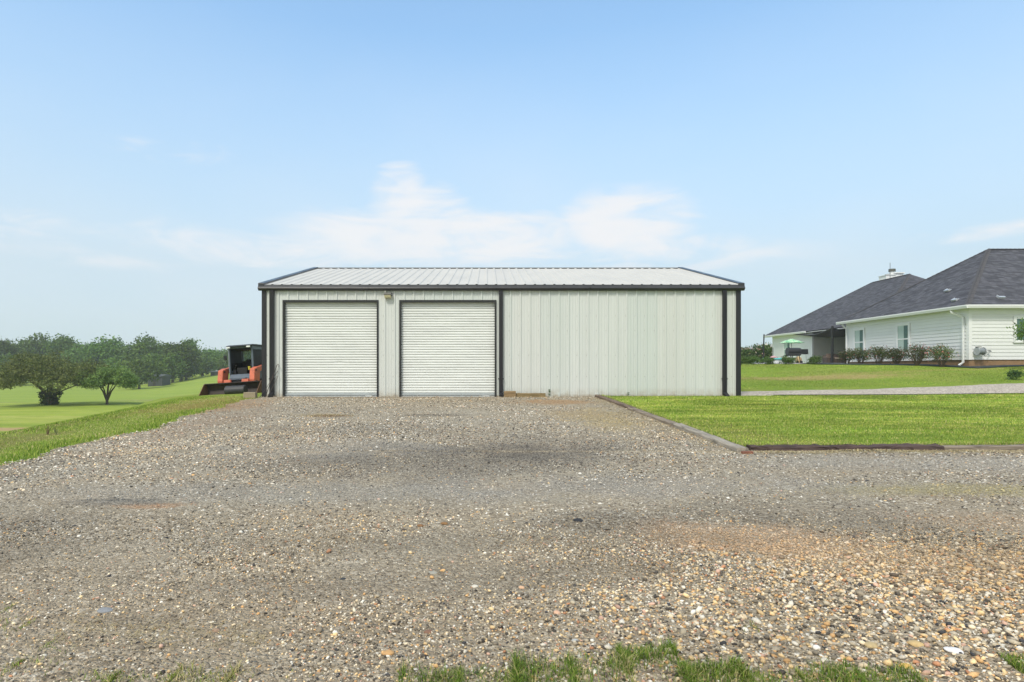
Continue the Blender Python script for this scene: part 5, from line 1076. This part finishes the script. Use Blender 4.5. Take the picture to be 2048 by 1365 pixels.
RP = [(.42, .05, .06), (.50, .12, .12), (.45, .22, .20)]
rl = ['furthest left rose bush, beside the thick black post', 'second rose bush, under the far window', 'rose bush with red blooms between the two windows', 'low rose bush just left of the near window', 'tallest wide rose bush right of the near window', 'rose bush nearest the hose reel corner']
for i, (px, Y_, h_, w_) in enumerate([(1693, 39.8, 1.1, 1.5), (1721, 38.2, 1.1, 1.4), (1757, 36.4, 1.2, 1.7), (1793, 34.9, 1.05, 1.5), (1834, 33.4, 1.3, 1.95), (1884, 31.8, 1.25, 1.8)]):
    x = (px-PX)*Y_/F; bush(x, Y_, h_, w_, 1700, .040, RO, 'rose_bush', rl[i], 'rose bush', 'rose bushes along the side wall of the house', 22, (75, .040, RP), 9, 1.0, None, .3, .05)
bl = ['clipped shrub half hidden by the black corner trim of the building', 'clipped round shrub left of the thin black post', 'clipped round shrub in front of the paddling pool', 'clipped round shrub in front of the smoker grill', 'clipped round shrub left of the wicker ottoman']
for i, (px, w_) in enumerate([(1482, 1.0), (1504, 1.15), (1537, 1.2), (1574, 1.2), (1628, 1.0)]):
    x = (px-PX)*40.5/F; bush(x, 40.5, .58, w_, 2600, .035, [(.045, .085, .02), (.075, .13, .03), (.12, .18, .05)], 'round_shrub', bl[i], 'shrub', 'clipped round shrubs along the patio edge', 0, None, 6, .8)
for i, (px, h_, lb) in enumerate([(1462, 2.0, 'flowering hedge bush hidden mostly by the metal building'), (1492, 2.05, 'pink flowering tall bush next to the building corner'), (1518, 2.1, 'flowering tall bush just left of the thin black post'), (1540, 2.2, 'flowering tall bush against the far corner of the house')]):
    x = (px-PX)*62/F; bush(x, 62, h_, 2.3, 3400, .085, [(.045, .08, .02), (.07, .12, .03), (.11, .16, .045)], 'flowering_bush', lb, 'bush', 'pink flowering bushes behind the patio', 6, (170, .085, [(.50, .14, .14), (.62, .42, .34), (.65, .60, .50)]), 9, 1., 2.0)
# small bare thin post by house far corner
m = MB(); b = at(1546, 722, 57); m.tube([(b[0], b[1], 2.0), (b[0], b[1], 3.6)], .03, 6); tag(m.build('garden_stake', MBLK), 'thin dark stake at the far left corner of the house', 'stake')
# young tree at right edge
x, y = 25.35*28/29, 28.2; e = empty('young_tree', (25.3, 28.3, gz(25.3, 28.3)), 'young leafy tree overlapping the front window at the right edge', 'tree'); hz_ = gz(25.3, 28.3)
m = MB(); m.tube([(0, 0, -.1), (.02, 0, .8), (0, .05, 2.0), (-.1, 0, 2.9)], [.05, .045, .03, .012], 7)
for (ax_, az_) in ((-1.3, 2.25), (-.9, 1.55), (-1.0, 1.85), (.8, 2.3), (.9, 1.7)): m.tube([(0, 0, 1.2), (ax_*.5, -.1, 1.2+(az_-1.2)*.6), (ax_, -.15, az_)], [.02, .012, .004], 5)
m.build('trunk', mbk, e, smooth=True)
crown_mesh('crown', [(-.30, 0, 1.95, .55, .5, .36), (-.35, 0, 1.6, .50, .5, .30), (.5, 0, 1.9, .8, .6, .6), (.35, 0, 2.3, .4, .5, .3), (-1.1, -.1, 2.1, .1, .1, .1), (-.85,-.1,1.5,.15,.1,.08)], 2600, .055, [(.06, .11, .02), (.10, .17, .03), (.17, .26, .05)], e, shell=.3, cl=1.)
x = (2042-PX)*25/F; bush(x, 25.3, .42, .55, 900, .035, [(.05, .09, .025), (.08, .14, .04)], 'low_shrub', 'small low shrub on the lawn at the right edge', 'shrub', None, 0, None, 5, .8)
# dead weeds at meadow edge
for px, lb, col_ in ((95, 'dead brown weed stalks on the edge of the left bank', (.14, .09, .05)), (113, 'smaller pale weed right of the dead stalks', (.20, .22, .09))):
    x, y = (px-PX)*11.2/F, 11.2; zz = gz(x, y)
    m = MB()
    for i in range(7):
        a_ = random.uniform(0, 6.28); m.tube([(x, y, zz-.02), (x+math.cos(a_)*.05, y+math.sin(a_)*.03, zz+random.uniform(.08, .17))], [.006, .003], 4)
    tag(m.build('dry_weed', simple('dry_weed', col_, .9)), lb, 'weed')

# ================================================================== haze
hzv = bpy.data.materials.new('haze_air'); hzv.use_nodes = True; nt_ = hzv.node_tree; nt_.nodes.clear(); ho = nt_.nodes.new('ShaderNodeOutputMaterial'); pv = nt_.nodes.new('ShaderNodeVolumePrincipled')
pv.inputs['Color'].default_value = (.86, .90, .93, 1); pv.inputs['Density'].default_value = .00065; pv.inputs['Anisotropy'].default_value = .3; nt_.links.new(pv.outputs[0], ho.inputs['Volume'])
m = MB(); m.box(-470, 470, -100, 470, -14, 30); hzo = m.build('haze', hzv); tag(hzo, kind='stuff', label='thin pale haze over the meadow')
